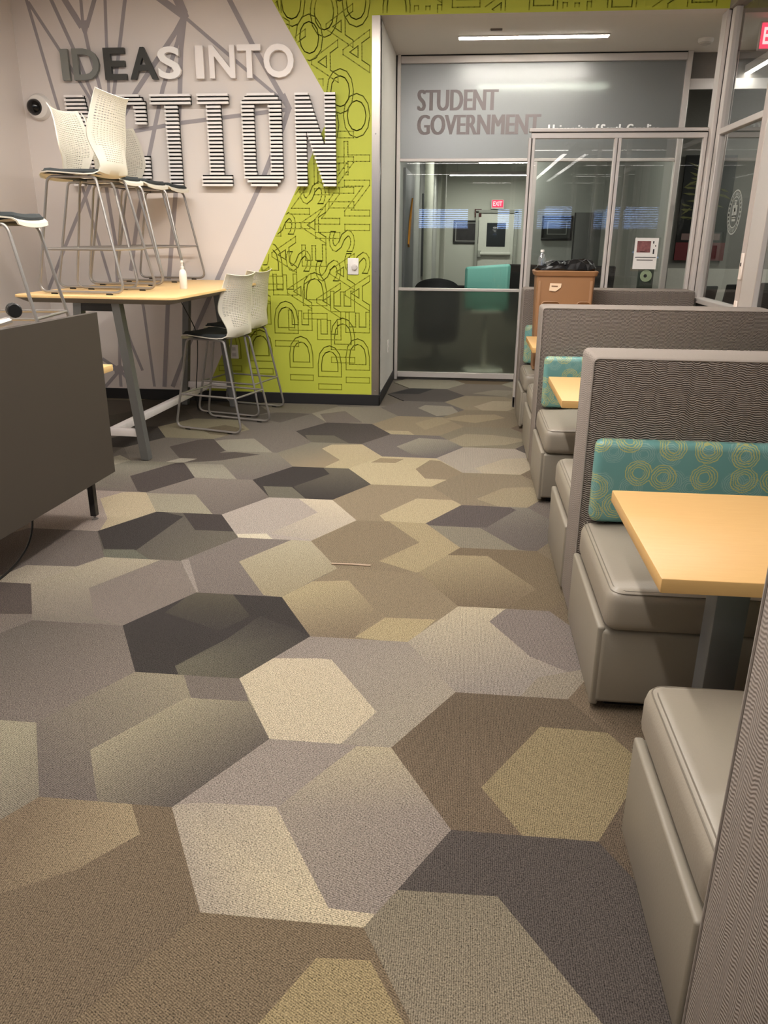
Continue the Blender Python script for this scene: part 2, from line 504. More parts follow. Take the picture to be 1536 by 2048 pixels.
# ------------------------------------------------------------------ measured data (metres)
TILES=[(-3.85, -0.996, (132, 118, 100), []), (-3.85, -0.327, (66, 60, 57), []), (-3.85, 0.342, (166, 152, 139), []), (-3.85, 1.012, (118, 107, 99), [((146, 127, 98), [(0.4, 0.191), (0.255, 0.442), (-0.035, 0.442), (-0.18, 0.191), (-0.035, -0.061), (0.255, -0.061)])]), (-3.85, 1.681, (128, 122, 104), [((66, 60, 57), [(0.4, 0.191), (0.255, 0.442), (-0.035, 0.442), (-0.18, 0.191), (-0.035, -0.061), (0.255, -0.061)])]), (-3.85, 2.351, (90, 81, 75), [((166, 152, 139), [(0.4, 0.191), (0.255, 0.442), (-0.035, 0.442), (-0.18, 0.191), (-0.035, -0.061), (0.255, -0.061)])]), (-3.85, 3.02, (128, 122, 104), []), (-3.85, 3.69, (118, 107, 99), []), (-3.85, 4.359, (150, 142, 122), [((142, 129, 118), [(0.51, 0.0), (0.365, 0.251), (0.075, 0.251), (-0.07, 0.0), (0.075, -0.251), (0.365, -0.251)])]), (-3.85, 5.029, (166, 152, 139), []), (-3.85, 5.698, (142, 129, 118), [((142, 129, 118), [(0.4, 0.191), (0.255, 0.442), (-0.035, 0.442), (-0.18, 0.191), (-0.035, -0.061), (0.255, -0.061)])]), (-3.85, 6.367, (66, 60, 57), [((166, 152, 139), [(0.4, -0.191), (0.255, 0.061), (-0.035, 0.061), (-0.18, -0.191), (-0.035, -0.442), (0.255, -0.442)])]), (-3.85, 7.037, (166, 152, 139), [((128, 122, 104), [(0.18, 0.191), (0.035, 0.442), (-0.255, 0.442), (-0.4, 0.191), (-0.255, -0.061), (0.035, -0.061)])]), (-3.27, -0.662, (128, 122, 104), []), (-3.27, 0.008, (120, 102, 78), [((118, 107, 99), [(0.18, -0.191), (0.035, 0.061), (-0.255, 0.061), (-0.4, -0.191), (-0.255, -0.442), (0.035, -0.442)])]), (-3.27, 0.677, (132, 118, 100), [((90, 81, 75), [(0.4, -0.191), (0.255, 0.061), (-0.035, 0.061), (-0.18, -0.191), (-0.035, -0.442), (0.255, -0.442)])]), (-3.27, 1.347, (146, 127, 98), [((118, 107, 99), [(0.18, 0.191), (0.035, 0.442), (-0.255, 0.442), (-0.4, 0.191), (-0.255, -0.061), (0.035, -0.061)])]), (-3.27, 2.016, (150, 142, 122), [((146, 127, 98), [(0.07, 0.0), (-0.075, 0.251), (-0.365, 0.251), (-0.51, 0.0), (-0.365, -0.251), (-0.075, -0.251)])]), (-3.27, 2.686, (142, 129, 118), [((90, 81, 75), [(0.51, 0.0), (0.365, 0.251), (0.075, 0.251), (-0.07, 0.0), (0.075, -0.251), (0.365, -0.251)])]), (-3.27, 3.355, (146, 127, 98), [((128, 122, 104), [(0.07, 0.0), (-0.075, 0.251), (-0.365, 0.251), (-0.51, 0.0), (-0.365, -0.251), (-0.075, -0.251)])]), (-3.27, 4.024, (146, 127, 98), [((128, 122, 104), [(0.51, 0.0), (0.365, 0.251), (0.075, 0.251), (-0.07, 0.0), (0.075, -0.251), (0.365, -0.251)])]), (-3.27, 4.694, (150, 142, 122), []), (-3.27, 5.363, (118, 107, 99), []), (-3.27, 6.033, (84, 77, 68), []), (-3.27, 6.702, (96, 88, 78), []), (-3.27, 7.372, (132, 118, 100), [((166, 152, 139), [(0.4, 0.191), (0.255, 0.442), (-0.035, 0.442), (-0.18, 0.191), (-0.035, -0.061), (0.255, -0.061)])]), (-2.69, -0.996, (150, 142, 122), [((146, 127, 98), [(0.18, -0.191), (0.035, 0.061), (-0.255, 0.061), (-0.4, -0.191), (-0.255, -0.442), (0.035, -0.442)])]), (-2.69, -0.327, (120, 102, 78), [((150, 142, 122), [(0.4, -0.191), (0.255, 0.061), (-0.035, 0.061), (-0.18, -0.191), (-0.035, -0.442), (0.255, -0.442)])]), (-2.69, 0.342, (146, 127, 98), [((120, 102, 78), [(0.51, 0.0), (0.365, 0.251), (0.075, 0.251), (-0.07, 0.0), (0.075, -0.251), (0.365, -0.251)])]), (-2.69, 1.012, (166, 152, 139), [((146, 127, 98), [(0.18, 0.191), (0.035, 0.442), (-0.255, 0.442), (-0.4, 0.191), (-0.255, -0.061), (0.035, -0.061)])]), (-2.69, 1.681, (142, 129, 118), [((146, 127, 98), [(0.4, -0.191), (0.255, 0.061), (-0.035, 0.061), (-0.18, -0.191), (-0.035, -0.442), (0.255, -0.442)])]), (-2.69, 2.351, (66, 60, 57), [((118, 107, 99), [(0.18, 0.191), (0.035, 0.442), (-0.255, 0.442), (-0.4, 0.191), (-0.255, -0.061), (0.035, -0.061)])]), (-2.69, 3.02, (120, 102, 78), []), (-2.69, 3.69, (142, 129, 118), []), (-2.69, 4.359, (166, 152, 139), []), (-2.69, 5.029, (110, 102, 93), [((150, 142, 122), [(0.167, -0.262), (0.207, -0.316), (0.39, 0.002), (0.253, 0.13), (0.176, -0.025)])]), (-2.69, 5.698, (72, 67, 62), [((112, 104, 93), [(-0.39, 0.006), (-0.184, -0.356), (-0.121, -0.228)]), ((112, 104, 93), [(-0.39, 0.006), (-0.121, -0.228), (0.019, -0.005)]), ((112, 104, 93), [(0.019, -0.005), (-0.224, 0.163), (-0.39, 0.006)])]), (-2.69, 6.367, (86, 79, 70), []), (-2.69, 7.037, (80, 74, 66), []), (-2.11, -0.662, (142, 129, 118), [((90, 81, 75), [(0.18, -0.191), (0.035, 0.061), (-0.255, 0.061), (-0.4, -0.191), (-0.255, -0.442), (0.035, -0.442)])]), (-2.11, 0.008, (66, 60, 57), [((128, 122, 104), [(0.4, -0.191), (0.255, 0.061), (-0.035, 0.061), (-0.18, -0.191), (-0.035, -0.442), (0.255, -0.442)])]), (-2.11, 0.677, (132, 118, 100), []), (-2.11, 1.347, (150, 142, 122), [((128, 122, 104), [(0.4, -0.191), (0.255, 0.061), (-0.035, 0.061), (-0.18, -0.191), (-0.035, -0.442), (0.255, -0.442)])]), (-2.11, 2.016, (90, 81, 75), [((150, 142, 122), [(0.4, 0.191), (0.255, 0.442), (-0.035, 0.442), (-0.18, 0.191), (-0.035, -0.061), (0.255, -0.061)])]), (-2.11, 2.686, (90, 79, 73), [((120, 108, 98), [(0.017, -0.287), (0.196, -0.341), (0.419, -0.037), (0.368, 0.055), (0.06, 0.018)])]), (-2.11, 3.355, (112, 101, 94), [((160, 147, 127), [(0.197, -0.343), (0.389, 0.014), (0.304, -0.126)]), ((160, 147, 127), [(0.197, -0.343), (0.304, -0.126), (0.061, -0.137)]), ((160, 147, 127), [(0.197, -0.343), (0.061, -0.137), (0.013, -0.26)]), ((160, 147, 127), [(0.013, -0.26), (-0.215, -0.343), (0.197, -0.343)])]), (-2.11, 4.024, (154, 138, 127), [((178, 160, 127), [(0.162, -0.142), (0.21, -0.361), (0.391, 0.004)]), ((178, 160, 127), [(-0.034, 0.186), (0.162, -0.142), (0.391, 0.004)]), ((178, 160, 127), [(-0.034, 0.186), (0.391, 0.004), (0.25, 0.358)]), ((178, 160, 127), [(0.25, 0.358), (0.053, 0.323), (-0.034, 0.186)])]), (-2.11, 4.694, ('g', (128, 122, 106), (-0.249, -0.023), (112, 100, 93), (-0.037, -0.267)), [((80, 71, 67), [(0.13, -0.317), (0.197, -0.348), (0.4, 0.015), (0.201, 0.336), (0.137, 0.315), (-0.045, -0.019)])]), (-2.11, 5.363, (120, 111, 101), [((90, 81, 75), [(0.09, -0.177), (0.201, -0.333), (0.4, 0.015), (0.202, 0.366), (0.08, 0.287), (-0.062, 0.07)]), ((166, 157, 140), [(0.21, -0.357), (0.289, -0.231), (0.13, -0.226), (0.05, -0.353)])]), (-2.11, 6.033, (142, 132, 105), [((116, 103, 80), [(0.116, -0.184), (0.292, -0.227), (0.345, 0.017), (0.142, 0.133), (-0.018, -0.032)])]), (-2.11, 6.702, (92, 84, 76), []), (-2.11, 7.372, (84, 77, 70), []), (-1.531, -0.996, (142, 129, 118), []), (-1.531, -0.327, (128, 122, 104), [((118, 107, 99), [(0.18, 0.191), (0.035, 0.442), (-0.255, 0.442), (-0.4, 0.191), (-0.255, -0.061), (0.035, -0.061)])]), (-1.531, 0.342, (142, 129, 118), []), (-1.531, 1.012, (120, 102, 78), [((142, 129, 118), [(0.18, -0.191), (0.035, 0.061), (-0.255, 0.061), (-0.4, -0.191), (-0.255, -0.442), (0.035, -0.442)])]), (-1.531, 1.681, ('g', (154, 144, 118), (0.147, 0.288), (130, 120, 102), (0.326, -0.02)), []), (-1.531, 2.351, ('g', (103, 94, 85), (-0.074, 0.105), (126, 113, 103), (0.312, 0.039)), []), (-1.531, 3.02, ('g', (166, 153, 128), (-0.218, 0.234), (124, 113, 102), (-0.001, -0.309)), [((130, 117, 107), [(0.05, -0.281), (0.198, -0.343), (0.393, 0.005), (0.19, 0.351), (0.096, 0.339), (-0.105, -0.012)])]), (-1.531, 3.69, ('g', (92, 85, 78), (-0.278, 0.106), (104, 97, 84), (0.28, 0.024)), [((66, 60, 57), [(-0.24, -0.235), (-0.073, -0.228), (-0.01, 0.277), (-0.175, 0.349), (-0.383, 0.002)]), ((72, 64, 61), [(0.125, 0.079), (0.344, 0.083), (0.207, 0.354), (-0.033, 0.333)]), ((108, 106, 91), [(-0.192, -0.346), (0.043, -0.343), (-0.088, -0.224), (-0.242, -0.242)])]), (-1.531, 4.359, ('g', (132, 120, 110), (-0.125, 0.236), (112, 101, 93), (0.105, -0.179)), [((152, 143, 120), [(-0.196, -0.349), (0.15, -0.348), (-0.073, -0.004), (-0.376, -0.013)])]), (-1.531, 5.029, ('g', (138, 130, 114), (-0.11, 0.303), (114, 104, 97), (0.163, -0.287)), [((148, 141, 123), [(-0.192, -0.344), (0.104, -0.361), (-0.103, -0.013), (-0.363, -0.022)]), ((90, 81, 75), [(-0.153, 0.082), (0.085, 0.273), (-0.113, 0.316), (-0.321, 0.261), (-0.409, -0.015)])]), (-1.531, 5.698, (120, 110, 101), [((150, 143, 125), [(-0.172, -0.347), (0.161, -0.331), (-0.08, 0.055), (-0.287, -0.004), (-0.375, -0.063)])]), (-1.531, 6.367, (118, 109, 101), [((98, 91, 84), [(-0.006, -0.051), (0.182, 0.309), (-0.1, 0.354), (-0.317, 0.14)])]), (-1.531, 7.037, (124, 115, 102), []), (-0.951, -0.662, (142, 129, 118), [((66, 60, 57), [(0.07, 0.0), (-0.075, 0.251), (-0.365, 0.251), (-0.51, 0.0), (-0.365, -0.251), (-0.075, -0.251)])]), (-0.951, 0.008, (146, 127, 98), [((150, 142, 122), [(0.07, 0.0), (-0.075, 0.251), (-0.365, 0.251), (-0.51, 0.0), (-0.365, -0.251), (-0.075, -0.251)])]), (-0.951, 0.677, (128, 122, 104), [((142, 129, 118), [(0.18, -0.191), (0.035, 0.061), (-0.255, 0.061), (-0.4, -0.191), (-0.255, -0.442), (0.035, -0.442)])]), (-0.951, 1.347, (120, 102, 78), [(('g', (158, 138, 103), (0.12, 0.258), (124, 105, 80), (-0.113, 0.141)), [(-0.35, 0.168), (-0.146, -0.023), (0.035, 0.089), (0.146, 0.227), (0.077, 0.335), (-0.213, 0.34)])]), (-0.951, 2.016, ('g', (112, 101, 93), (-0.196, -0.241), (146, 134, 110), (0.068, 0.277)), [((118, 106, 97), [(0.068, 0.189), (0.268, 0.193), (0.193, 0.348), (-0.017, 0.344)]), (('g', (154, 142, 115), (-0.057, -0.03), (96, 87, 80), (0.276, -0.253)), [(-0.017, -0.343), (0.193, -0.337), (0.391, 0.003), (0.267, 0.196), (0.048, 0.195), (-0.148, -0.117)])]), (-0.951, 2.686, (66, 60, 57), [(('g', (90, 83, 69), (-0.103, 0.319), (70, 64, 60), (-0.077, 0.041)), [(0.019, 0.001), (0.104, 0.142), (-0.042, 0.358), (-0.203, 0.359), (-0.259, 0.131)]), (('g', (104, 98, 82), (0.03, -0.279), (72, 66, 62), (0.283, -0.082)), [(-0.065, -0.279), (-0.026, -0.344), (0.194, -0.338)]), (('g', (104, 98, 82), (0.03, -0.279), (72, 66, 62), (0.283, -0.082)), [(-0.065, -0.279), (0.194, -0.338), (0.387, -0.01)]), (('g', (104, 98, 82), (0.03, -0.279), (72, 66, 62), (0.283, -0.082)), [(-0.065, -0.279), (0.387, -0.01), (0.337, 0.038)]), (('g', (104, 98, 82), (0.03, -0.279), (72, 66, 62), (0.283, -0.082)), [(0.337, 0.038), (0.145, 0.147), (0.067, -0.055)]), (('g', (104, 98, 82), (0.03, -0.279), (72, 66, 62), (0.283, -0.082)), [(0.337, 0.038), (0.067, -0.055), (-0.065, -0.279)])]), (-0.951, 3.355, ('g', (126, 114, 106), (-0.247, 0.027), (120, 108, 100), (0.088, -0.302)), [(('g', (174, 161, 131), (0.142, 0.305), (152, 137, 106), (0.269, -0.306)), [(-0.102, 0.026), (0.109, -0.325), (0.198, -0.339)]), (('g', (174, 161, 131), (0.142, 0.305), (152, 137, 106), (0.269, -0.306)), [(-0.102, 0.026), (0.198, -0.339), (0.283, -0.172)]), (('g', (174, 161, 131), (0.142, 0.305), (152, 137, 106), (0.269, -0.306)), [(-0.102, 0.026), (0.283, -0.172), (0.389, 0.006)]), (('g', (174, 161, 131), (0.142, 0.305), (152, 137, 106), (0.269, -0.306)), [(-0.102, 0.026), (0.389, 0.006), (0.195, 0.354)]), (('g', (174, 161, 131), (0.142, 0.305), (152, 137, 106), (0.269, -0.306)), [(0.195, 0.354), (0.098, 0.349), (-0.102, 0.026)]), ((150, 138, 127), [(-0.209, -0.332), (-0.183, -0.334), (-0.351, 0.021), (-0.387, 0.01)])]), (-0.951, 4.024, (170, 156, 144), [(('g', (200, 183, 155), (0.276, 0.295), (172, 158, 142), (0.015, -0.272)), [(0.149, 0.101), (-0.048, -0.258), (0.204, -0.321)]), (('g', (200, 183, 155), (0.276, 0.295), (172, 158, 142), (0.015, -0.272)), [(0.149, 0.101), (0.204, -0.321), (0.391, 0.006)]), (('g', (200, 183, 155), (0.276, 0.295), (172, 158, 142), (0.015, -0.272)), [(-0.013, 0.334), (0.149, 0.101), (0.391, 0.006)]), (('g', (200, 183, 155), (0.276, 0.295), (172, 158, 142), (0.015, -0.272)), [(0.391, 0.006), (0.201, 0.351), (-0.013, 0.334)]), ((206, 192, 164), [(-0.191, -0.348), (-0.011, -0.333), (-0.061, -0.26), (-0.215, -0.286)])]), (-0.951, 4.694, (66, 60, 57), [((110, 104, 89), [(-0.184, -0.357), (0.033, -0.339), (-0.101, -0.118), (-0.287, -0.121)]), (('g', (104, 97, 83), (0.177, 0.273), (66, 60, 57), (0.18, -0.34)), [(-0.094, -0.107), (0.033, -0.339), (0.199, -0.347)]), (('g', (104, 97, 83), (0.177, 0.273), (66, 60, 57), (0.18, -0.34)), [(-0.094, -0.107), (0.199, -0.347), (0.396, 0.008)]), (('g', (104, 97, 83), (0.177, 0.273), (66, 60, 57), (0.18, -0.34)), [(-0.094, -0.107), (0.396, 0.008), (0.195, 0.36)]), (('g', (104, 97, 83), (0.177, 0.273), (66, 60, 57), (0.18, -0.34)), [(0.195, 0.36), (0.021, 0.325), (0.086, 0.191)]), (('g', (104, 97, 83), (0.177, 0.273), (66, 60, 57), (0.18, -0.34)), [(0.195, 0.36), (0.086, 0.191), (-0.094, -0.107)])]), (-0.951, 5.363, ('g', (132, 124, 107), (-0.292, 0.02), (150, 131, 101), (0.042, -0.204)), [(('g', (186, 167, 128), (0.122, 0.217), (178, 160, 120), (0.165, -0.313)), [(0.101, -0.132), (0.014, -0.345), (0.202, -0.357)]), (('g', (186, 167, 128), (0.122, 0.217), (178, 160, 120), (0.165, -0.313)), [(0.101, -0.132), (0.202, -0.357), (0.399, 0.013)]), (('g', (186, 167, 128), (0.122, 0.217), (178, 160, 120), (0.165, -0.313)), [(-0.081, 0.161), (0.101, -0.132), (0.399, 0.013)]), (('g', (186, 167, 128), (0.122, 0.217), (178, 160, 120), (0.165, -0.313)), [(-0.081, 0.161), (0.399, 0.013), (0.207, 0.318)]), (('g', (186, 167, 128), (0.122, 0.217), (178, 160, 120), (0.165, -0.313)), [(0.207, 0.318), (-0.027, 0.287), (-0.081, 0.161)])]), (-0.951, 6.033, ('g', (76, 70, 66), (-0.233, 0.238), (88, 80, 75), (0.303, -0.039)), [((106, 100, 86), [(-0.185, -0.403), (0.136, -0.391), (-0.058, -0.103), (-0.289, -0.117)])]), (-0.951, 6.702, ('g', (146, 138, 121), (-0.303, -0.053), (132, 123, 108), (0.223, 0.018)), [((118, 107, 99), [(-0.177, -0.387), (0.107, -0.292), (-0.109, 0.14), (-0.31, -0.013)])]), (-0.951, 7.372, (108, 101, 94), [(('g', (112, 104, 96), (-0.025, -0.135), (128, 119, 108), (0.181, -0.269)), [(-0.096, -0.307), (0.191, -0.357), (0.347, -0.012), (0.043, 0.093), (-0.092, -0.168)])]), (-0.371, -0.996, (142, 129, 118), []), (-0.371, -0.327, (142, 129, 118), [((118, 107, 99), [(0.18, -0.191), (0.035, 0.061), (-0.255, 0.061), (-0.4, -0.191), (-0.255, -0.442), (0.035, -0.442)])]), (-0.371, 0.342, (66, 60, 57), [((66, 60, 57), [(0.18, 0.191), (0.035, 0.442), (-0.255, 0.442), (-0.4, 0.191), (-0.255, -0.061), (0.035, -0.061)])]), (-0.371, 1.012, (126, 107, 80), [((160, 139, 94), [(0.012, 0.082), (0.094, -0.281), (0.391, -0.006)]), ((160, 139, 94), [(0.012, 0.082), (0.391, -0.006), (0.292, 0.134)]), ((160, 139, 94), [(0.012, 0.082), (0.292, 0.134), (0.219, 0.251)]), ((160, 139, 94), [(0.219, 0.251), (0.101, 0.245), (0.012, 0.082)])]), (-0.371, 1.681, (152, 138, 126), [(('g', (168, 153, 133), (-0.206, -0.223), (200, 182, 146), (0.016, -0.198)), [(-0.309, -0.151), (-0.207, -0.347), (0.187, -0.349)]), (('g', (168, 153, 133), (-0.206, -0.223), (200, 182, 146), (0.016, -0.198)), [(-0.395, 0.009), (-0.309, -0.151), (0.187, -0.349)]), (('g', (168, 153, 133), (-0.206, -0.223), (200, 182, 146), (0.016, -0.198)), [(0.187, -0.349), (0.215, -0.294), (0.104, -0.289)]), (('g', (168, 153, 133), (-0.206, -0.223), (200, 182, 146), (0.016, -0.198)), [(-0.395, 0.009), (0.187, -0.349), (0.104, -0.289)]), (('g', (168, 153, 133), (-0.206, -0.223), (200, 182, 146), (0.016, -0.198)), [(-0.395, 0.009), (0.104, -0.289), (-0.1, 0.036)]), (('g', (168, 153, 133), (-0.206, -0.223), (200, 182, 146), (0.016, -0.198)), [(-0.1, 0.036), (-0.315, 0.028), (-0.395, 0.009)]), (('g', (178, 162, 130), (0.129, 0.315), (148, 134, 122), (0.193, 0.016)), [(-0.094, 0.033), (0.104, -0.289), (0.215, -0.294), (0.388, -0.0), (0.196, 0.338), (0.085, 0.33), (-0.035, 0.138)])]), (-0.371, 2.351, ('g', (146, 133, 122), (-0.135, 0.233), (160, 147, 128), (0.335, -0.055)), [((194, 177, 147), [(-0.2, -0.338), (0.033, -0.338), (0.126, -0.15), (-0.08, 0.168), (-0.124, 0.171), (-0.311, 0.152), (-0.388, 0.003)])]), (-0.371, 3.02, (140, 122, 94), [(('g', (168, 150, 110), (-0.232, 0.09), (128, 110, 86), (-0.038, -0.306)), [(-0.196, -0.345), (-0.015, -0.328), (0.03, -0.063), (-0.12, 0.206), (-0.301, 0.173), (-0.394, 0.019)]), ((170, 150, 107), [(0.193, -0.351), (0.297, -0.133), (0.085, -0.14), (-0.016, -0.319)])]), (-0.371, 3.69, (136, 118, 91), [((164, 145, 106), [(0.176, 0.045), (-0.006, -0.221), (0.198, -0.346)]), ((164, 145, 106), [(0.176, 0.045), (0.198, -0.346), (0.338, -0.103)]), ((164, 145, 106), [(-0.028, 0.36), (0.176, 0.045), (0.338, -0.103)]), ((164, 145, 106), [(-0.028, 0.36), (0.338, -0.103), (0.397, 0.003)]), ((164, 145, 106), [(0.397, 0.003), (0.196, 0.356), (-0.028, 0.36)])]), (-0.371, 4.359, (146, 128, 100), [((180, 161, 121), [(-0.034, -0.326), (0.198, -0.338), (0.396, 0.002), (0.326, 0.086), (0.115, 0.088), (-0.075, -0.24)])]), (-0.371, 5.029, (186, 168, 128), [((142, 124, 97), [(0.144, -0.165), (0.307, -0.177), (0.39, -0.007), (0.226, 0.268), (0.155, 0.285), (0.067, 0.047)]), ((150, 131, 99), [(-0.082, 0.177), (-0.031, 0.287), (-0.2, 0.292), (-0.253, 0.167)])]), (-0.371, 5.698, (118, 108, 102), [(('g', (154, 147, 127), (-0.022, 0.09), (110, 101, 97), (0.219, -0.214)), [(0.042, -0.292), (0.196, -0.353), (0.4, -0.02), (0.298, 0.21), (0.038, 0.24), (-0.115, -0.043)])]), (-0.371, 6.367, (146, 130, 102), [((172, 155, 118), [(-0.34, -0.177), (-0.149, -0.455), (0.055, -0.459)]), ((172, 155, 118), [(0.055, -0.459), (-0.061, -0.209), (-0.273, -0.22)]), ((172, 155, 118), [(0.055, -0.459), (-0.273, -0.22), (-0.34, -0.177)]), ((156, 140, 108), [(0.07, -0.157), (0.287, 0.202), (0.191, 0.387), (-0.028, 0.084)])]), (-0.371, 7.037, (114, 106, 98), [((150, 142, 124), [(0.143, -0.289), (0.357, -0.199), (0.27, 0.136), (0.016, 0.169), (-0.041, 0.025)])]), (-0.371, 7.706, (92, 86, 81), [((66, 64, 63), [(-0.073, 0.029), (0.074, 0.35), (-0.136, 0.377), (-0.365, 0.014)])]), (-0.371, 8.376, (150, 142, 122), []), (0.209, -0.662, (132, 118, 100), []), (0.209, 0.008, (146, 127, 98), []), (0.209, 0.677, (120, 102, 78), [((150, 142, 122), [(0.4, -0.191), (0.255, 0.061), (-0.035, 0.061), (-0.18, -0.191), (-0.035, -0.442), (0.255, -0.442)])]), (0.209, 1.347, (90, 81, 75), [(('g', (134, 122, 100), (-0.19, 0.101), (144, 130, 106), (-0.184, -0.158)), [(-0.194, -0.341), (0.202, -0.333), (0.132, -0.189), (-0.077, 0.124), (-0.318, 0.117), (-0.394, -0.005)])]), (0.209, 2.016, ('g', (108, 92, 72), (-0.048, 0.077), (118, 100, 78), (-0.128, -0.124)), [((146, 128, 90), [(-0.111, -0.155), (-0.004, -0.336), (0.192, -0.34), (0.391, 0.001), (0.336, 0.153), (0.084, 0.164)])]), (0.209, 2.686, ('g', (184, 168, 138), (-0.121, 0.285), (148, 136, 124), (-0.034, -0.203)), [((130, 117, 109), [(0.084, -0.058), (0.237, -0.172), (0.394, 0.001), (0.194, 0.355), (0.013, 0.343), (-0.064, 0.21)]), ((145, 132, 113), [(0.199, -0.344), (0.367, -0.087), (0.1, -0.205), (0.03, -0.336)])]), (0.209, 3.355, (118, 101, 76), [(('g', (156, 138, 102), (-0.24, 0.168), (120, 102, 78), (-0.1, -0.311)), [(-0.198, -0.342), (0.02, -0.311), (0.156, -0.119), (-0.056, 0.241), (-0.272, 0.228), (-0.401, -0.008)])]), (0.209, 4.024, ('g', (130, 121, 108), (0.263, 0.303), (104, 94, 88), (0.249, -0.174)), [((96, 86, 82), [(-0.355, -0.039), (-0.053, -0.025), (0.124, 0.285), (0.094, 0.326), (-0.199, 0.344), (-0.391, 0.012)]), ((134, 124, 105), [(-0.198, -0.347), (0.196, -0.346), (0.103, -0.324)]), ((134, 124, 105), [(-0.389, -0.028), (-0.198, -0.347), (0.103, -0.324)]), ((134, 124, 105), [(0.103, -0.324), (-0.088, -0.037), (-0.389, -0.028)])]), (0.209, 4.694, (138, 122, 97), [((154, 138, 107), [(0.033, -0.342), (0.192, -0.349), (0.398, -0.001), (0.237, 0.071), (0.068, 0.029), (-0.106, -0.211)])]), (0.209, 5.363, (166, 153, 137), [((176, 160, 134), [(-0.036, -0.369), (0.201, -0.361), (0.399, 0.005), (0.272, 0.094), (0.096, 0.044), (-0.112, -0.224)])]), (0.209, 6.033, (134, 122, 100), [((154, 141, 113), [(-0.18, -0.31), (0.123, -0.226), (0.325, -0.044), (0.037, 0.08), (-0.183, 0.084), (-0.353, -0.212)])]), (0.209, 6.702, (136, 121, 97), [((156, 140, 108), [(-0.1, -0.183), (0.163, 0.047), (0.08, 0.177), (-0.187, 0.12), (-0.385, -0.067)])]), (0.209, 7.372, (146, 132, 106), [((166, 150, 122), [(-0.007, -0.399), (0.196, -0.371), (0.403, -0.032), (0.289, 0.117), (0.074, 0.112), (-0.105, -0.171)])]), (0.209, 8.041, (122, 111, 99), [((142, 132, 113), [(0.204, -0.316), (0.37, -0.0), (0.115, 0.019), (-0.117, -0.204)])]), (0.209, 8.71, (120, 102, 78), []), (0.788, -0.996, (132, 118, 100), [((90, 81, 75), [(0.18, 0.191), (0.035, 0.442), (-0.255, 0.442), (-0.4, 0.191), (-0.255, -0.061), (0.035, -0.061)])]), (0.788, -0.327, (146, 127, 98), [((120, 102, 78), [(0.18, -0.191), (0.035, 0.061), (-0.255, 0.061), (-0.4, -0.191), (-0.255, -0.442), (0.035, -0.442)])]), (0.788, 0.342, (146, 127, 98), [((146, 127, 98), [(0.18, 0.191), (0.035, 0.442), (-0.255, 0.442), (-0.4, 0.191), (-0.255, -0.061), (0.035, -0.061)])]), (0.788, 1.012, (128, 122, 104), []), (0.788, 1.681, (104, 88, 70), []), (0.788, 2.351, (118, 100, 78), []), (0.788, 3.02, (116, 99, 76), []), (0.788, 3.69, (124, 108, 85), []), (0.788, 4.359, (118, 106, 97), []), (0.788, 5.029, (122, 105, 83), []), (0.788, 5.698, (96, 87, 80), []), (0.788, 6.367, (116, 99, 80), []), (0.788, 7.037, (144, 129, 104), []), (0.788, 7.706, (136, 124, 104), []), (0.788, 8.376, (150, 142, 122), []), (1.368, -0.662, (142, 129, 118), []), (1.368, 0.008, (146, 127, 98), [((66, 60, 57), [(0.4, 0.191), (0.255, 0.442), (-0.035, 0.442), (-0.18, 0.191), (-0.035, -0.061), (0.255, -0.061)])]), (1.368, 0.677, (166, 152, 139), []), (1.368, 1.347, (150, 142, 122), []), (1.368, 2.016, (128, 122, 104), []), (1.368, 2.686, (132, 118, 100), []), (1.368, 3.355, (128, 122, 104), []), (1.368, 4.024, (120, 102, 78), [((90, 81, 75), [(0.18, -0.191), (0.035, 0.061), (-0.255, 0.061), (-0.4, -0.191), (-0.255, -0.442), (0.035, -0.442)])]), (1.368, 4.694, (150, 142, 122), []), (1.368, 5.363, (166, 152, 139), []), (1.368, 6.033, (90, 81, 75), []), (1.368, 6.702, (142, 129, 118), []), (1.368, 7.372, (118, 107, 99), []), (1.368, 8.041, (150, 142, 122), [((166, 152, 139), [(0.07, 0.0), (-0.075, 0.251), (-0.365, 0.251), (-0.51, 0.0), (-0.365, -0.251), (-0.075, -0.251)])]), (1.368, 8.71, (150, 142, 122), [((146, 127, 98), [(0.18, -0.191), (0.035, 0.061), (-0.255, 0.061), (-0.4, -0.191), (-0.255, -0.442), (0.035, -0.442)])])]
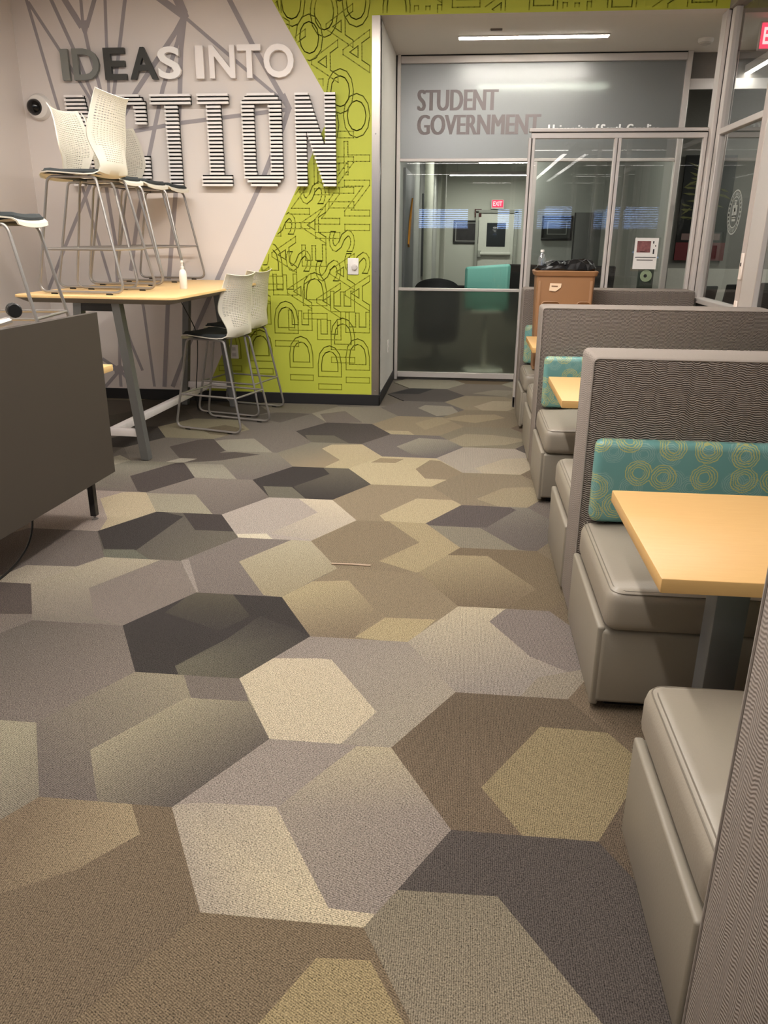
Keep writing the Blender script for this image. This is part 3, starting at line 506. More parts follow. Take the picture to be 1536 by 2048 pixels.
ML=[([(-3.741, 3.351), (-3.578, 2.544), (-3.437, 1.902), (-3.269, 1.083), (-3.215, 0.843)], 0.0267), ([(-3.719, 3.297), (-3.47, 2.905), (-3.28, 2.591), (-3.101, 1.779), (-2.978, 0.856), (-2.942, 0.128)], 0.0267), ([(-3.534, 3.347), (-3.345, 2.885), (-3.245, 2.591), (-3.228, 2.064), (-3.182, 1.427), (-3.201, 1.097), (-3.215, 0.843), (-3.269, 0.272), (-3.276, 0.119)], 0.0312), ([(-3.415, 3.33), (-3.287, 3.121)], 0.049), ([(-3.264, 3.335), (-3.269, 3.128)], 0.0267), ([(-3.136, 3.332), (-3.235, 3.12)], 0.0356), ([(-3.258, 3.077), (-3.236, 2.909), (-3.189, 2.723), (-3.163, 2.571), (-3.182, 2.183)], 0.0312), ([(-3.055, 3.331), (-3.081, 2.998), (-3.103, 2.628), (-3.123, 2.063)], 0.0267), ([(-2.881, 3.327), (-2.973, 2.96), (-3.059, 2.627), (-3.204, 2.262), (-3.351, 1.918), (-3.66, 1.389), (-3.872, 1.013), (-3.959, 0.726)], 0.0312), ([(-2.603, 3.311), (-2.42, 3.189)], 0.0534), ([(-2.456, 3.319), (-2.402, 3.203)], 0.0712), ([(-2.41, 3.16), (-2.482, 3.062), (-2.859, 2.637), (-3.031, 2.398)], 0.0401), ([(-2.397, 3.164), (-2.445, 2.942), (-2.48, 2.633), (-2.581, 1.862), (-2.71, 1.121), (-2.843, 0.13)], 0.0401), ([(-2.41, 3.157), (-2.471, 2.99), (-2.626, 2.657), (-2.8, 2.131), (-2.957, 1.614), (-3.063, 1.186)], 0.0356), ([(-2.377, 3.156), (-1.87, 2.76), (-1.571, 2.528)], 0.0267), ([(-2.027, 3.311), (-1.835, 2.959), (-1.631, 2.625), (-1.563, 2.513)], 0.0401), ([(-1.559, 2.487), (-2.496, 2.391), (-2.973, 2.32)], 0.0312), ([(-1.555, 2.483), (-1.612, 2.344), (-1.832, 1.887), (-2.121, 1.367), (-2.252, 1.126), (-2.581, 0.508), (-2.759, 0.132)], 0.0401), ([(-3.211, 0.839), (-3.125, 0.511), (-3.046, 0.278)], 0.0267), ([(-3.269, 0.272), (-3.426, 0.373)], 0.0312), ([(-3.269, 0.272), (-3.467, 0.282)], 0.0222), ([(-3.269, 0.272), (-3.427, 0.115)], 0.0312), ([(-3.269, 0.272), (-3.146, 0.122)], 0.0312)]
MP=[[(-3.304, 3.157), (-3.204, 3.163), (-3.242, 3.07), (-3.266, 3.048)], [(-2.473, 3.309), (-2.406, 3.308), (-2.358, 3.174), (-2.395, 3.142), (-2.431, 3.161)], [(-1.615, 2.588), (-1.58, 2.61), (-1.525, 2.494), (-1.574, 2.438), (-1.563, 2.502)], [(-3.326, 0.295), (-3.263, 0.33), (-3.217, 0.293), (-3.259, 0.225), (-3.323, 0.238)], [(-3.244, 0.843), (-3.191, 0.843), (-3.212, 0.739), (-3.236, 0.739)]]
GREEN=[(-1.685, 3.311), (-1.264, 2.633), (-1.182, 2.499), (-1.35, 2.166), (-1.88, 1.174), (-2.254, 0.45), (-2.459, 0.073)]
LET=[('I', -3.475, -3.409, 2.714, 2.947), ('D', -3.373, -3.145, 2.714, 2.948), ('E', -3.101, -2.913, 2.715, 2.95), ('A', -2.882, -2.644, 2.715, 2.952), ('S', -2.635, -2.441, 2.715, 2.953), ('I', -2.313, -2.244, 2.715, 2.955), ('N', -2.197, -1.981, 2.715, 2.956), ('T', -1.959, -1.761, 2.715, 2.958), ('O', -1.74, -1.488, 2.715, 2.96)]
ACT=[('A', -3.473, -3.17), ('C', -3.086, -2.769), ('T', -2.725, -2.373), ('I', -2.317, -2.049), ('O', -1.942, -1.602), ('N', -1.487, -1.147)]

# ------------------------------------------------------------------ palette
WALLW = pm('wall_white_paint', (228, 219, 213), 0.75, amt=0.015, scale=3, bump=0.12, bscale=240)
WALLN = pm('wall_neutral_paint', (222, 219, 212), 0.7, amt=0.015, scale=3, bump=0.1, bscale=240)
CEILM = pm('ceiling_paint', (196, 186, 176), 0.85, amt=0.02, scale=2)
SOFFIT = pm('soffit_paint', (226, 218, 209), 0.85, amt=0.02, scale=2)
GREEN_P = pm('mural_green_paint', (190, 196, 66), 0.6, amt=0.02, scale=3)
GREEN_D = pm('mural_outline_paint', (146, 149, 22), 0.6, amt=0.02, scale=3)
MURAL_G = pm('mural_grey_paint', (164, 157, 159), 0.7, amt=0.02, scale=3)
BLACKB = pm('baseboard_black_rubber', (30, 29, 30), 0.55, amt=0.1)
STEEL = pm('brushed_steel', (196, 188, 180), 0.28, 1.0, amt=0.08, scale=8, stretch=(40, 40, 1))
ALU = pm('satin_aluminium', (214, 206, 201), 0.42, 0.35, amt=0.02)
ALUD = pm('dark_aluminium_groove', (70, 66, 62), 0.5, 0.3)
GAP = pm('dark_gap', (28, 27, 25), 0.8)
WHITEP = pm('white_plastic', (235, 230, 224), 0.4, amt=0.02)
BLACKP = pm('black_plastic', (24, 24, 25), 0.4, amt=0.1)
CHROME = pm('chrome_tube', (164, 160, 156), 0.36, 0.72, amt=0.04)
SHELL = pm('cream_shell_plastic', (232, 226, 210), 0.42, amt=0.02, bump=0.05)
PAD = pm('charcoal_seat_fabric', (52, 57, 58), 0.9, amt=0.12, scale=60, bump=0.3, bscale=500)
MAPLE = wood_mat('maple_laminate', (232, 190, 126), (243, 208, 148), (14, 1.2, 14))
MAPLEB = wood_mat('maple_laminate_booth', (210, 164, 102), (222, 179, 116), (1.2, 14, 14))
UNDER = pm('table_underside', (140, 130, 118), 0.7)
LEGM = pm('table_leg_grey_metal', (110, 110, 108), 0.45, 0.3)
RAILM = pm('pale_metal_rail', (236, 230, 228), 0.4, 0.1)
PANELM = pm('taupe_panel_laminate', (71, 63, 55), 0.55, amt=0.03, scale=4)
VINYL = pm('taupe_vinyl', (150, 140, 126), 0.40, amt=0.05, scale=5, bump=0.25, bscale=160)
VINYLB = pm('taupe_vinyl_base', (140, 131, 117), 0.48, amt=0.05, scale=4, bump=0.2, bscale=160)
SEAM = pm('vinyl_seam', (122, 113, 101), 0.5)
RIB = ribbed_mat()
TEALP = circles_mat()
TEAL = pm('teal_vinyl', (108, 176, 164), 0.5, amt=0.03)
BROWNB = pm('brown_bin_plastic', (152, 112, 78), 0.5, amt=0.04, scale=6, bump=0.1)
BAGM = pm('black_bag_film', (18, 18, 20), 0.25, amt=0.2, bump=0.6, bscale=30)
PAPER = pm('white_paper', (240, 236, 232), 0.8, amt=0.01)
INK = pm('dark_ink', (50, 46, 48), 0.8)
CARPET = carpet_mat()
UNDERLAY = pm('floor_underlay', (96, 88, 78), 0.95, amt=0.15, scale=90, bump=0.3)
CLEAR = glass_mat('clear_glass', (0.93, 0.95, 0.94))
FROST_LO = frost_mat('frosted_glass_low', (84, 86, 80), (214, 219, 208), 0.13, rough=0.33, gloss=0.04, grough=0.35, ior=1.25)
FROST_HI = frost_mat('frosted_glass_high', (128, 131, 129), (190, 195, 190), 0.72, rough=0.62, gloss=0.21, grough=0.33)
LAMPM = em('lamp_diffuser', WARM, LAMP)
LAMPA = em('alcove_lamp_diffuser', (1.0, 0.95, 0.85), LAMP_ALCOVE)
LAMPR = em('rear_lamp_diffuser', WARM, LAMP * 0.15)
LAMPB = em('booth_lamp_diffuser', WARM, LAMP * 0.6)
LAMPH = em('hall_lamp_diffuser', (1.0, 0.99, 0.92), 25.0)
LAMPO = em('office_lamp_diffuser', (1.0, 0.99, 0.90), LAMP_OFFICE)
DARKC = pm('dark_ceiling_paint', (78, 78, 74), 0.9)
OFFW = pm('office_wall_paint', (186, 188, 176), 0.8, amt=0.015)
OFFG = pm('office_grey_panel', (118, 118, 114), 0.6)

XL, XR, YB, YW, YG, ZC = -3.88, 1.95, -11.0, 7.12, 8.6, 3.7
XA = -0.786      # alcove side wall
ZS = 3.155       # alcove soffit

# ------------------------------------------------------------------ large structure
floor = struct('floor', (lambda b: (rbox(b, XL - 0.1, 7.0, YB, 20.2, -0.12, -0.008), b)[1])(bmesh.new()), UNDERLAY)


def clip(poly, a, b, keep_left=True):
    """split a convex polygon by the line a->b; returns (left part, right part)"""
    def side(p):
        return (b[0] - a[0]) * (p[1] - a[1]) - (b[1] - a[1]) * (p[0] - a[0])
    Lp, Rp = [], []
    n = len(poly)
    for i in range(n):
        p, q = poly[i], poly[(i + 1) % n]
        sp, sq = side(p), side(q)
        if sp >= -1e-9:
            Lp.append(p)
        if sp <= 1e-9:
            Rp.append(p)
        if (sp > 1e-9 and sq < -1e-9) or (sp < -1e-9 and sq > 1e-9):
            t = sp / (sp - sq)
            x = (p[0] + (q[0] - p[0]) * t, p[1] + (q[1] - p[1]) * t)
            Lp.append(x); Rp.append(x)
    return Lp, Rp


def area(p):
    return 0.5 * sum(p[i][0] * p[(i + 1) % len(p)][1] - p[(i + 1) % len(p)][0] * p[i][1] for i in range(len(p)))


def colour_at(c, p):
    if c[0] != 'g':
        return lin(c)
    _, c0, p0, c1, p1 = c
    d = (p1[0] - p0[0], p1[1] - p0[1]); l2 = d[0] ** 2 + d[1] ** 2 + 1e-9
    t = max(0, min(1, ((p[0] - p0[0]) * d[0] + (p[1] - p0[1]) * d[1]) / l2))
    return lin([c0[i] + (c1[i] - c0[i]) * t for i in range(3)])


R0 = 0.3865
rng = random.Random(11)
for cx, cy, base, ovs in TILES:
    hexa = [(R0 * math.cos(PI / 3 * k), R0 * math.sin(PI / 3 * k)) for k in range(6)]
    ymax = (YW if cx < -0.8 else YG + 0.03) - cy
    hexa, _ = clip(hexa, (1, ymax), (-1, ymax))
    hexa, _ = clip(hexa, (XR + 0.02 - cx, -1), (XR + 0.02 - cx, 1))
    if len(hexa) < 3:
        continue
    hexa, _ = clip(hexa, (XL - cx, 1), (XL - cx, -1))
    if len(hexa) < 3 or area(hexa) < 1e-3:
        continue
    pieces = [(hexa, base)]
    for c, q in ovs:
        nxt = []
        for poly, pc in pieces:
            rem = poly
            for k in range(len(q)):
                a, b = q[k], q[(k + 1) % len(q)]
                l, r = clip(rem, a, b)
                if len(r) >= 3 and area(r) > 1e-6:
                    nxt.append((r, pc))
                rem = l
                if len(rem) < 3 or area(rem) < 1e-6:
                    rem = None
                    break
            if rem:
                nxt.append((rem, c))
        pieces = nxt
    k6 = rng.randrange(3)
    if cx > -0.1:
        k6 = 0
    ang = k6 * PI / 3
    ca, sa = math.cos(-ang), math.sin(-ang)
    rot = lambda p: (p[0] * ca - p[1] * sa, p[0] * sa + p[1] * ca)
    bm = bmesh.new()
    cl = bm.loops.layers.float_color.new('Col')
    for poly, c in pieces:
        try:
            f = bm.faces.new([bm.verts.new(rot(p) + (0.0,)) for p in poly])
        except ValueError:
            continue
        for lp, p in zip(f.loops, poly):
            lp[cl] = colour_at(c, p)
    nh = len(hexa)
    top = [bm.verts.new(rot(p) + (0.0,)) for p in hexa]
    bot = [bm.verts.new(rot(p) + (-0.0075,)) for p in hexa]
    for k in range(nh):
        f = bm.faces.new((bot[k], bot[(k + 1) % nh], top[(k + 1) % nh], top[k]))
        for lp in f.loops:
            lp[cl] = colour_at(base, hexa[k])
    # big flat fans are kept convex, so plain n-gons suffice
    me = bpy.data.meshes.new('carpet_tile')
    bm.to_mesh(me); bm.free()
    me.materials.append(CARPET)
    o = bpy.data.objects.new('carpet_tile', me)
    COL.objects.link(o); o.parent = floor
    o.location = (cx, cy, 0); o.rotation_euler = (0, 0, ang)

# feature wall with header over the alcove
bm = bmesh.new()
rbox(bm, XL - 0.1, XA, YW, YW + 0.13, 0, ZC)
wall_front = struct('wall_front', bm, WALLW)
bm = bmesh.new()
rbox(bm, XA, XR + 0.06, YW, YW + 0.13, ZS, ZC)
wall_header = struct('wall_header', bm, WALLW)
wall_left = struct('wall_left', (lambda b: (rbox(b, XL - 0.12, XL, YB, YW + 0.1, 0, ZC), b)[1])(bmesh.new()), WALLW)
ceiling = struct('ceiling', (lambda b: (rbox(b, XL - 0.1, 7.0, YB, YW + 0.13, ZC, ZC + 0.1), b)[1])(bmesh.new()), CEILM)
ceiling_alcove = struct('ceiling_alcove', (lambda b: (rbox(b, XA, 2.9, YW + 0.13, YG + 0.4, ZS, ZS + 0.12), b)[1])(bmesh.new()), SOFFIT)
wall_alcove = struct('wall_alcove_left', (lambda b: (rbox(b, XA - 0.12, XA, YW + 0.005, YG + 0.1, 0, ZS), b)[1])(bmesh.new()), WALLN)

# mural print: flat paint on the wall
GX1, YM = -0.852, YW - 0.0006
gpoly = [(-1.864, ZC)] + [tuple(p) for p in GREEN]
gpoly[-1] = (-2.43, 0.1)
bm = bmesh.new()
bm.faces.new([bm.verts.new((x, YM, z)) for x, z in [(GX1, 0.1), (GX1, ZC)] + gpoly])
obj('mural_green_field', bm, GREEN_P, wall_front)
bm = bmesh.new()
bm.faces.new([bm.verts.new((x, YM, z)) for x, z in [(GX1, ZS), (XR, ZS), (XR, ZC), (GX1, ZC)]])
obj('mural_green_field', bm, GREEN_P, wall_header)
bm = bmesh.new()
nl = 0
for pts, w in ML:
    for a, b in zip(pts, pts[1:]):
        nl += 1
        d = Vector((b[0] - a[0], b[1] - a[1])); d.normalize(); n = Vector((-d.y, d.x)) * w / 2; ex = d * w * 0.2
        q = [Vector(a) - n - ex, Vector(b) - n + ex, Vector(b) + n + ex, Vector(a) + n - ex]
        bm.faces.new([bm.verts.new((p.x, YM - nl * 3e-5, max(0.1, p.y))) for p in q])
for q in MP:
    nl += 1
    bm.faces.new([bm.verts.new((p[0], YM - nl * 3e-5, p[1])) for p in q])
obj('mural_web_lines', bm, MURAL_G, wall_front)


def inside(x, z, poly):
    r = False
    for i in range(len(poly)):
        (x1, z1), (x2, z2) = poly[i], poly[i - 1]
        if (z1 > z) != (z2 > z) and x < (x2 - x1) * (z - z1) / (z2 - z1) + x1:
            r = not r
    return r


GP = [(GX1, 0.1), (GX1, ZC)] + gpoly


def clip_green(x, z):
    if x > GX1:
        return z > ZS + 0.005 and x < XR - 0.03 and z < ZC
    return x < GX1 - 0.004 and inside(x + 0.0, z, GP)


bm = bmesh.new()
nst = 0
tm = text_mesh('IDEAS INTO ACTION', 0.008, 0, 3, 1.04)
tmo = bmesh.new(); tmo.from_mesh(tm)
bmesh.ops.remove_doubles(tmo, verts=tmo.verts[:], dist=1e-5)
bmesh.ops.subdivide_edges(tmo, edges=[e for e in tmo.edges if len(e.link_faces) == 1 and e.calc_length() > 0.12], cuts=4)
tmo.to_mesh(tm); tmo.free()
S = 0.226 / 0.729
for x, z in ((-0.874, 0.178), (-1.01, 0.36), (-1.135, 0.11), (-1.26, 0.75), (-1.40, 0.19), (-1.53, 0.5), (-1.66, 1.0), (-1.78, 0.24), (-1.92, 0.6), (-2.08, 0.26)):
    outline_strips(bm, tm, Matrix.Translation((x, z, 0)) @ Matrix.Rotation(PI / 2, 4, 'Z') @ Matrix.Diagonal((S * 1.42, S, 1, 1)), 0.0085, YM - 0.0004 - 0.00012 * (nst := nst + 1))
for x, z in ((-0.55, 2.95), (-0.30, 2.55), (0.0, 3.05), (0.26, 2.35), (0.6, 3.0), (0.86, 2.55), (1.2, 2.98), (1.5, 2.3), (1.80, 3.0)):
    outline_strips(bm, tm, Matrix.Translation((x, z, 0)) @ Matrix.Rotation(PI / 2, 4, 'Z') @ Matrix.Diagonal((S * 1.42, S, 1, 1)), 0.0085, YM - 0.0004 - 0.00012 * (nst := nst + 1))
o = obj('mural_letter_outlines', bm, GREEN_D, wall_front)

# baseboards, corner guard
bm = bmesh.new()
rbox(bm, XL, XA + 0.012, YW - 0.012, YW, 0, 0.1, 0.004, 1)
struct('baseboard_front', bm, BLACKB, True)
bm = bmesh.new()
rbox(bm, XA, XA + 0.012, YW - 0.012, YG - 0.01, 0, 0.1, 0.004, 1)
struct('baseboard_alcove', bm, BLACKB, True)
bm = bmesh.new()
rbox(bm, XL, XL + 0.012, YB, YW - 0.012, 0, 0.1, 0.004, 1)
struct('baseboard_left', bm, BLACKB, True)
bm = bmesh.new()
rbox(bm, GX1, XA + 0.003, YW - 0.004, YW, 0.1, ZS)
rbox(bm, XA, XA + 0.004, YW - 0.004, YW + 0.03, 0.1, ZS)
cg = struct('trim_corner_guard', bm, STEEL)
bm = bmesh.new()
for z in (0.14, 1.2, 2.3):
    lathe(bm, [(0.006, 0), (0.004, 0.003)], 10)
    bmesh.ops.transform(bm, matrix=Matrix.Translation((-0.82, YW - 0.004, z)) @ Matrix.Rotation(PI / 2, 4, 'X'), verts=bm.verts[-20:])
obj('screw', bm, CHROME, cg)


# ------------------------------------------------------------------ window wall at the back of the alcove
def frame_bar(name, dims, parent, m=None, bev=0.004):
    return box_part(name, dims, m or ALU, parent, bev, 1)


win = struct_empty('window_1')
WX0, WX1 = XA + 0.012, 2.02
frame_bar('jamb', (WX0, WX0 + 0.035, YG - 0.04, YG + 0.04, 0.0, ZS), win)
frame_bar('jamb', (WX1 - 0.05, WX1, YG - 0.04, YG + 0.04, 0.0, ZS), win)
frame_bar('gap_strip', (XA, WX0, YG - 0.03, YG + 0.04, 0.0, ZS), win, GAP)
frame_bar('head_rail', (WX0 + 0.035, WX1 - 0.05, YG - 0.04, YG + 0.04, ZS - 0.075, ZS - 0.012), win)
frame_bar('gap_strip', (WX0, WX1, YG - 0.03, YG + 0.03, ZS - 0.012, ZS), win, GAP)
frame_bar('transom', (WX0 + 0.035, WX1 - 0.05, YG - 0.03, YG + 0.03, 2.205, 2.235), win)
frame_bar('mid_rail', (WX0 + 0.035, 0.60, YG - 0.03, YG + 0.03, 0.945, 0.975), win)
frame_bar('bottom_rail', (WX0 + 0.035, 0.60, YG - 0.035, YG + 0.035, 0.025, 0.085), win)
frame_bar('threshold', (WX0, WX1, YG - 0.02, YG + 0.04, 0.0, 0.02), win, ALUD)
frame_bar('mullion', (0.60, 0.64, YG - 0.03, YG + 0.03, 0.02, 2.205), win)


def pane(name, x0, x1, z0, z1, y, m, parent, th=0.0):
    bm = bmesh.new()
    if th:
        rbox(bm, x0, x1, y - th / 2, y + th / 2, z0, z1)
    else:
        bm.faces.new([bm.verts.new(p) for p in ((x0, y, z0), (x1, y, z0), (x1, y, z1), (x0, y, z1))])
    return obj(name, bm, m, parent)


pane('frosted_pane', WX0 + 0.035, WX1 - 0.05, 2.235, ZS - 0.075, YG, FROST_HI, win, 0.01)
pane('clear_pane', WX0 + 0.035, 0.60, 0.975, 2.205, YG, CLEAR, win)
pane('clear_pane', 0.64, WX1 - 0.05, 0.02, 2.205, YG, CLEAR, win)
pane('frosted_pane', WX0 + 0.035, 0.60, 0.085, 0.945, YG, FROST_LO, win, 0.01)
# lettering applied to the frosted pane
VIN = pm('grey_vinyl_lettering', (132, 123, 123), 0.55, 0.2, amt=0.1, scale=2)
obj('lettering', bold_text('STUDENT', -0.576, 0.222, 2.668, 2.855, YG - 0.006, 0.002, 0.009), VIN, win)
obj('lettering', bold_text('GOVERNMENT', -0.573, 0.648, 2.452, 2.633, YG - 0.006, 0.002, 0.009), VIN, win)
obj('lettering', bold_text('University of South Carolina', 0.72, 1.80, 2.415, 2.54, YG - 0.006, 0.002, 0.005), pm('white_vinyl_lettering', (250, 250, 248), 0.5), win)

# ------------------------------------------------------------------ glass partition behind the last booth
part = struct_empty('window_2')
PY = 7.24
PX0, PX1, PM = 0.455, 1.895, 1.185
for x0, x1 in ((PX0, PX0 + 0.022), (PX0 + 0.03, PX0 + 0.055), (PM - 0.028, PM - 0.003), (PM + 0.003, PM + 0.028), (PX1 - 0.03, PX1)):
    frame_bar('stile', (x0, x1, PY - 0.025, PY + 0.025, 0.0, 2.275), part)
frame_bar('gap_strip', (PX0 + 0.02, PX0 + 0.032, PY - 0.02, PY + 0.02, 0.0, 2.275), part, ALUD)
frame_bar('gap_strip', (PM - 0.004, PM + 0.004, PY - 0.02, PY + 0.02, 0.0, 2.275), part, ALUD)
frame_bar('head_rail', (PX0 + 0.02, PX1, PY - 0.027, PY + 0.027, 2.268, 2.31), part)
frame_bar('gap_strip', (PX0 + 0.02, PX1, PY - 0.02, PY + 0.02, 2.31, 2.318), part, GAP)
frame_bar('head_rail', (PX0, PX1, PY - 0.027, PY + 0.027, 2.318, 2.345), part)
frame_bar('bottom_rail', (PX0, PX1, PY - 0.025, PY + 0.025, 0.0, 0.1), part)
pane('clear_pane', PX0 + 0.055, PM - 0.028, 0.1, 2.268, PY, CLEAR, part)
pane('clear_pane', PM + 0.028, PX1 - 0.03, 0.1, 2.268, PY, CLEAR, part)

# ------------------------------------------------------------------ glazed right wall
wr = struct_empty('wall_right')
frame_bar('corner_post', (1.90, 1.932, 7.14, 7.28, 0.0, ZS), wr)
frame_bar('gap_strip', (1.93, 1.94, 7.14, 7.28, 0.0, ZS), wr, ALUD)
frame_bar('corner_post', (1.938, 2.02, 7.10, 7.28, 0.0, ZS), wr)
frame_bar('corner_post', (1.93, 1.985, 7.03, 7.12, 0.0, ZS), wr)
frame_bar('head_beam', (1.905, 2.03, YB, 7.2, ZS, ZS + 0.14), wr, pm('beam_grey', (150, 142, 134), 0.6))
frame_bar('transom', (1.93, 1.985, 6.02, 7.04, 2.27, 2.315), wr)
frame_bar('sill', (1.90, 2.0, YB, 7.04, 0.985, 1.025), wr)
frame_bar('low_wall', (1.93, 1.99, YB, 7.04, 0.0, 0.985), wr, pm('dark_low_panel', (60, 58, 56), 0.5))
frame_bar('door_post', (1.925, 1.965, 5.945, 6.045, 1.02, ZS), wr, pm('taupe_door_post', (186, 174, 168), 0.5))
frame_bar('door_post', (1.925, 1.965, 5.67, 5.94, 1.02, ZS), wr)
frame_bar('mullion', (1.93, 1.985, 3.4, 3.48, 1.02, ZS), wr)
frame_bar('mullion', (1.93, 1.985, 0.9, 0.98, 1.02, ZS), wr)
frame_bar('strike_plate', (1.915, 1.926, 5.955, 6.015, 1.22, 1.40), wr, pm('strike_plate_cream', (236, 222, 212), 0.5))
frame_bar('strike_plate', (1.915, 1.926, 5.955, 6.015, 1.0, 1.075), wr, pm('strike_plate_cream', (236, 222, 212), 0.5))
frame_bar('strike_slot', (1.9135, 1.916, 5.98, 5.995, 1.31, 1.335), wr, INK)


def pane_x(name, y0, y1, z0, z1, x, m, parent):
    bm = bmesh.new()
    bm.faces.new([bm.verts.new(p) for p in ((x, y0, z0), (x, y1, z0), (x, y1, z1), (x, y0, z1))])
    return obj(name, bm, m, parent)


pane_x('clear_pane', 6.03, 7.03, 1.025, 2.27, 1.957, CLEAR, wr)
pane_x('clear_pane', 6.03, 7.03, 2.315, ZS, 1.957, CLEAR, wr)
pane_x('clear_pane', 3.48, 5.67, 1.025, ZS, 1.957, CLEAR, wr)
pane_x('clear_pane', 0.98, 3.4, 1.025, ZS, 1.957, CLEAR, wr)
pane_x('clear_pane', YB, 0.9, 1.025, ZS, 1.957, CLEAR, wr)
# round seal decal on the glass
SEALM = pm('white_decal_film', (150, 153, 148), 0.6)
bm = bmesh.new()


def ring_x(bm, x, cy, cz, r0, r1, n=40):
    a = [bm.verts.new((x, cy + r0 * math.cos(2 * PI * k / n), cz + r0 * math.sin(2 * PI * k / n))) for k in range(n)]
    b = [bm.verts.new((x, cy + r1 * math.cos(2 * PI * k / n), cz + r1 * math.sin(2 * PI * k / n))) for k in range(n)]
    for k in range(n):
        bm.faces.new((a[k], a[(k + 1) % n], b[(k + 1) % n], b[k]))


sy, sz, sx_ = 6.44, 1.68, 1.9555
ring_x(bm, sx_, sy, sz, 0.148, 0.158); ring_x(bm, sx_, sy, sz, 0.104, 0.112)
for k in range(26):
    a = 2 * PI * k / 26
    c, s = math.cos(a), math.sin(a)
    q = [(-0.006, 0.119), (0.006, 0.119), (0.006, 0.141), (-0.006, 0.141)]
    bm.faces.new([bm.verts.new((sx_, sy + r * c - t * s, sz + r * s + t * c)) for t, r in q])
for k, (dy, dz, w, h) in enumerate(((0, 0.04, 0.02, 0.035), (-0.035, 0.01, 0.018, 0.04), (0.035, 0.01, 0.018, 0.04), (0, -0.03, 0.05, 0.008), (0, -0.055, 0.04, 0.008), (0, 0.0, 0.012, 0.03), (0, 0.078, 0.03, 0.008))):
    bm.faces.new([bm.verts.new((sx_, sy + dy + u * w, sz + dz + v * h)) for u, v in ((-1, -1), (1, -1), (1, 1), (-1, 1))])
obj('seal_decal', bm, SEALM, wr)

# ------------------------------------------------------------------ rooms beyond the glass, rear of this room
struct('wall_rear', (lambda b: (rbox(b, XL - 0.1, 7.0, YB - 0.15, YB, 0, ZC), b)[1])(bmesh.new()), pm('rear_wall_paint', (138, 134, 128), 0.8))
struct('wall_hall_right', (lambda b: (rbox(b, 6.9, 7.0, YB, 11.0, 0, ZC), b)[1])(bmesh.new()), pm('hall_paint', (150, 146, 138), 0.8))
struct('ceiling_hall', (lambda b: (rbox(b, 2.03, 7.0, YW + 0.13, 11.2, 3.3, 3.4), b)[1])(bmesh.new()), pm('hall_ceiling', (176, 170, 162), 0.85))
struct('wall_hall_end', (lambda b: (rbox(b, 2.06, 7.0, 11.0, 11.1, 0, 3.3), b)[1])(bmesh.new()), pm('hall_end_paint', (138, 136, 130), 0.8))
struct('wall_hall_header', (lambda b: (rbox(b, 2.02, 2.9, YG + 0.05, YG + 0.15, 2.86, ZS), b)[1])(bmesh.new()), pm('hall_header_paint', (120, 114, 108), 0.8))
struct('trim_hall_header', (lambda b: (rbox(b, 2.02, 2.9, YG + 0.02, YG + 0.05, 2.84, 2.93), b)[1])(bmesh.new()), ALU)
struct('trim_hall_wainscot', (lambda b: (rbox(b, 2.06, 7.0, 10.985, 11.0, 0.55, 1.12), b)[1])(bmesh.new()), pm('wainscot_paint', (206, 204, 194), 0.7))
# the office: long pale room
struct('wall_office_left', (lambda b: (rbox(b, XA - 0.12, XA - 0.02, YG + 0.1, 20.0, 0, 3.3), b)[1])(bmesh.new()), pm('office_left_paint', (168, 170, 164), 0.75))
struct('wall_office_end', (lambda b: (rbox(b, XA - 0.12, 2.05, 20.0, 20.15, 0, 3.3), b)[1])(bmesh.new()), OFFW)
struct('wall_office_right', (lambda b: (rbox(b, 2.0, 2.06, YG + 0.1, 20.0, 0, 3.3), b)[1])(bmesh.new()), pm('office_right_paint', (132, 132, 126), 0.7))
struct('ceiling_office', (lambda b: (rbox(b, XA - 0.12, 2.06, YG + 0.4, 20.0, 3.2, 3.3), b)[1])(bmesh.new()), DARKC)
struct('wall_office_partition', (lambda b: (rbox(b, 0.93, 2.0, 13.0, 13.1, 0, 3.2), b)[1])(bmesh.new()), pm('office_partition_paint', (186, 188, 180), 0.8))
bm = bmesh.new()
rbox(bm, XA, 0.92, 19.985, 20.0, 0, 0.35)
struct('baseboard_office', bm, BLACKB)
for k, (x, y, r) in enumerate(((-0.66, 13.0, 0.07), (-0.60, 18.0, 0.06))):
    bm = bmesh.new()
    lathe(bm, [(r, 0), (r, 3.2)], 16, x, y)
    struct('column_%d' % (k + 1), bm, pm('column_paint', (206, 208, 194), 0.5), True)

# ------------------------------------------------------------------ hanging lamps (their light comes from the diffusers)
def linear_lamp(x0, y0, x1, y1, z, label, mat=None, w=0.09, group=None, top=None):
    cx, cy = (x0 + x1) / 2, (y0 + y1) / 2
    ln = math.hypot(x1 - x0, y1 - y0); a = math.atan2(y1 - y0, x1 - x0)
    t = thing('linear_lamp', label, 'lamp', (cx, cy, z), a, group)
    bm = bmesh.new()
    rbox(bm, -ln / 2, ln / 2, -w / 2 - 0.006, w / 2 + 0.006, 0.004, 0.075, 0.004, 1)
    obj('housing', bm, ALU, t)
    bm = bmesh.new()
    rbox(bm, -ln / 2 + 0.01, ln / 2 - 0.01, -w / 2, w / 2, 0.0, 0.0035)
    obj('diffuser', bm, mat or LAMPM, t)
    for s in (-0.42, 0.42):
        bm = bmesh.new(); tube(bm, [(s * ln, 0, 0.07), (s * ln, 0, (top or ZC) - z)], 0.004, 6)
        obj('suspension_rod', bm, CHROME, t)
    return t


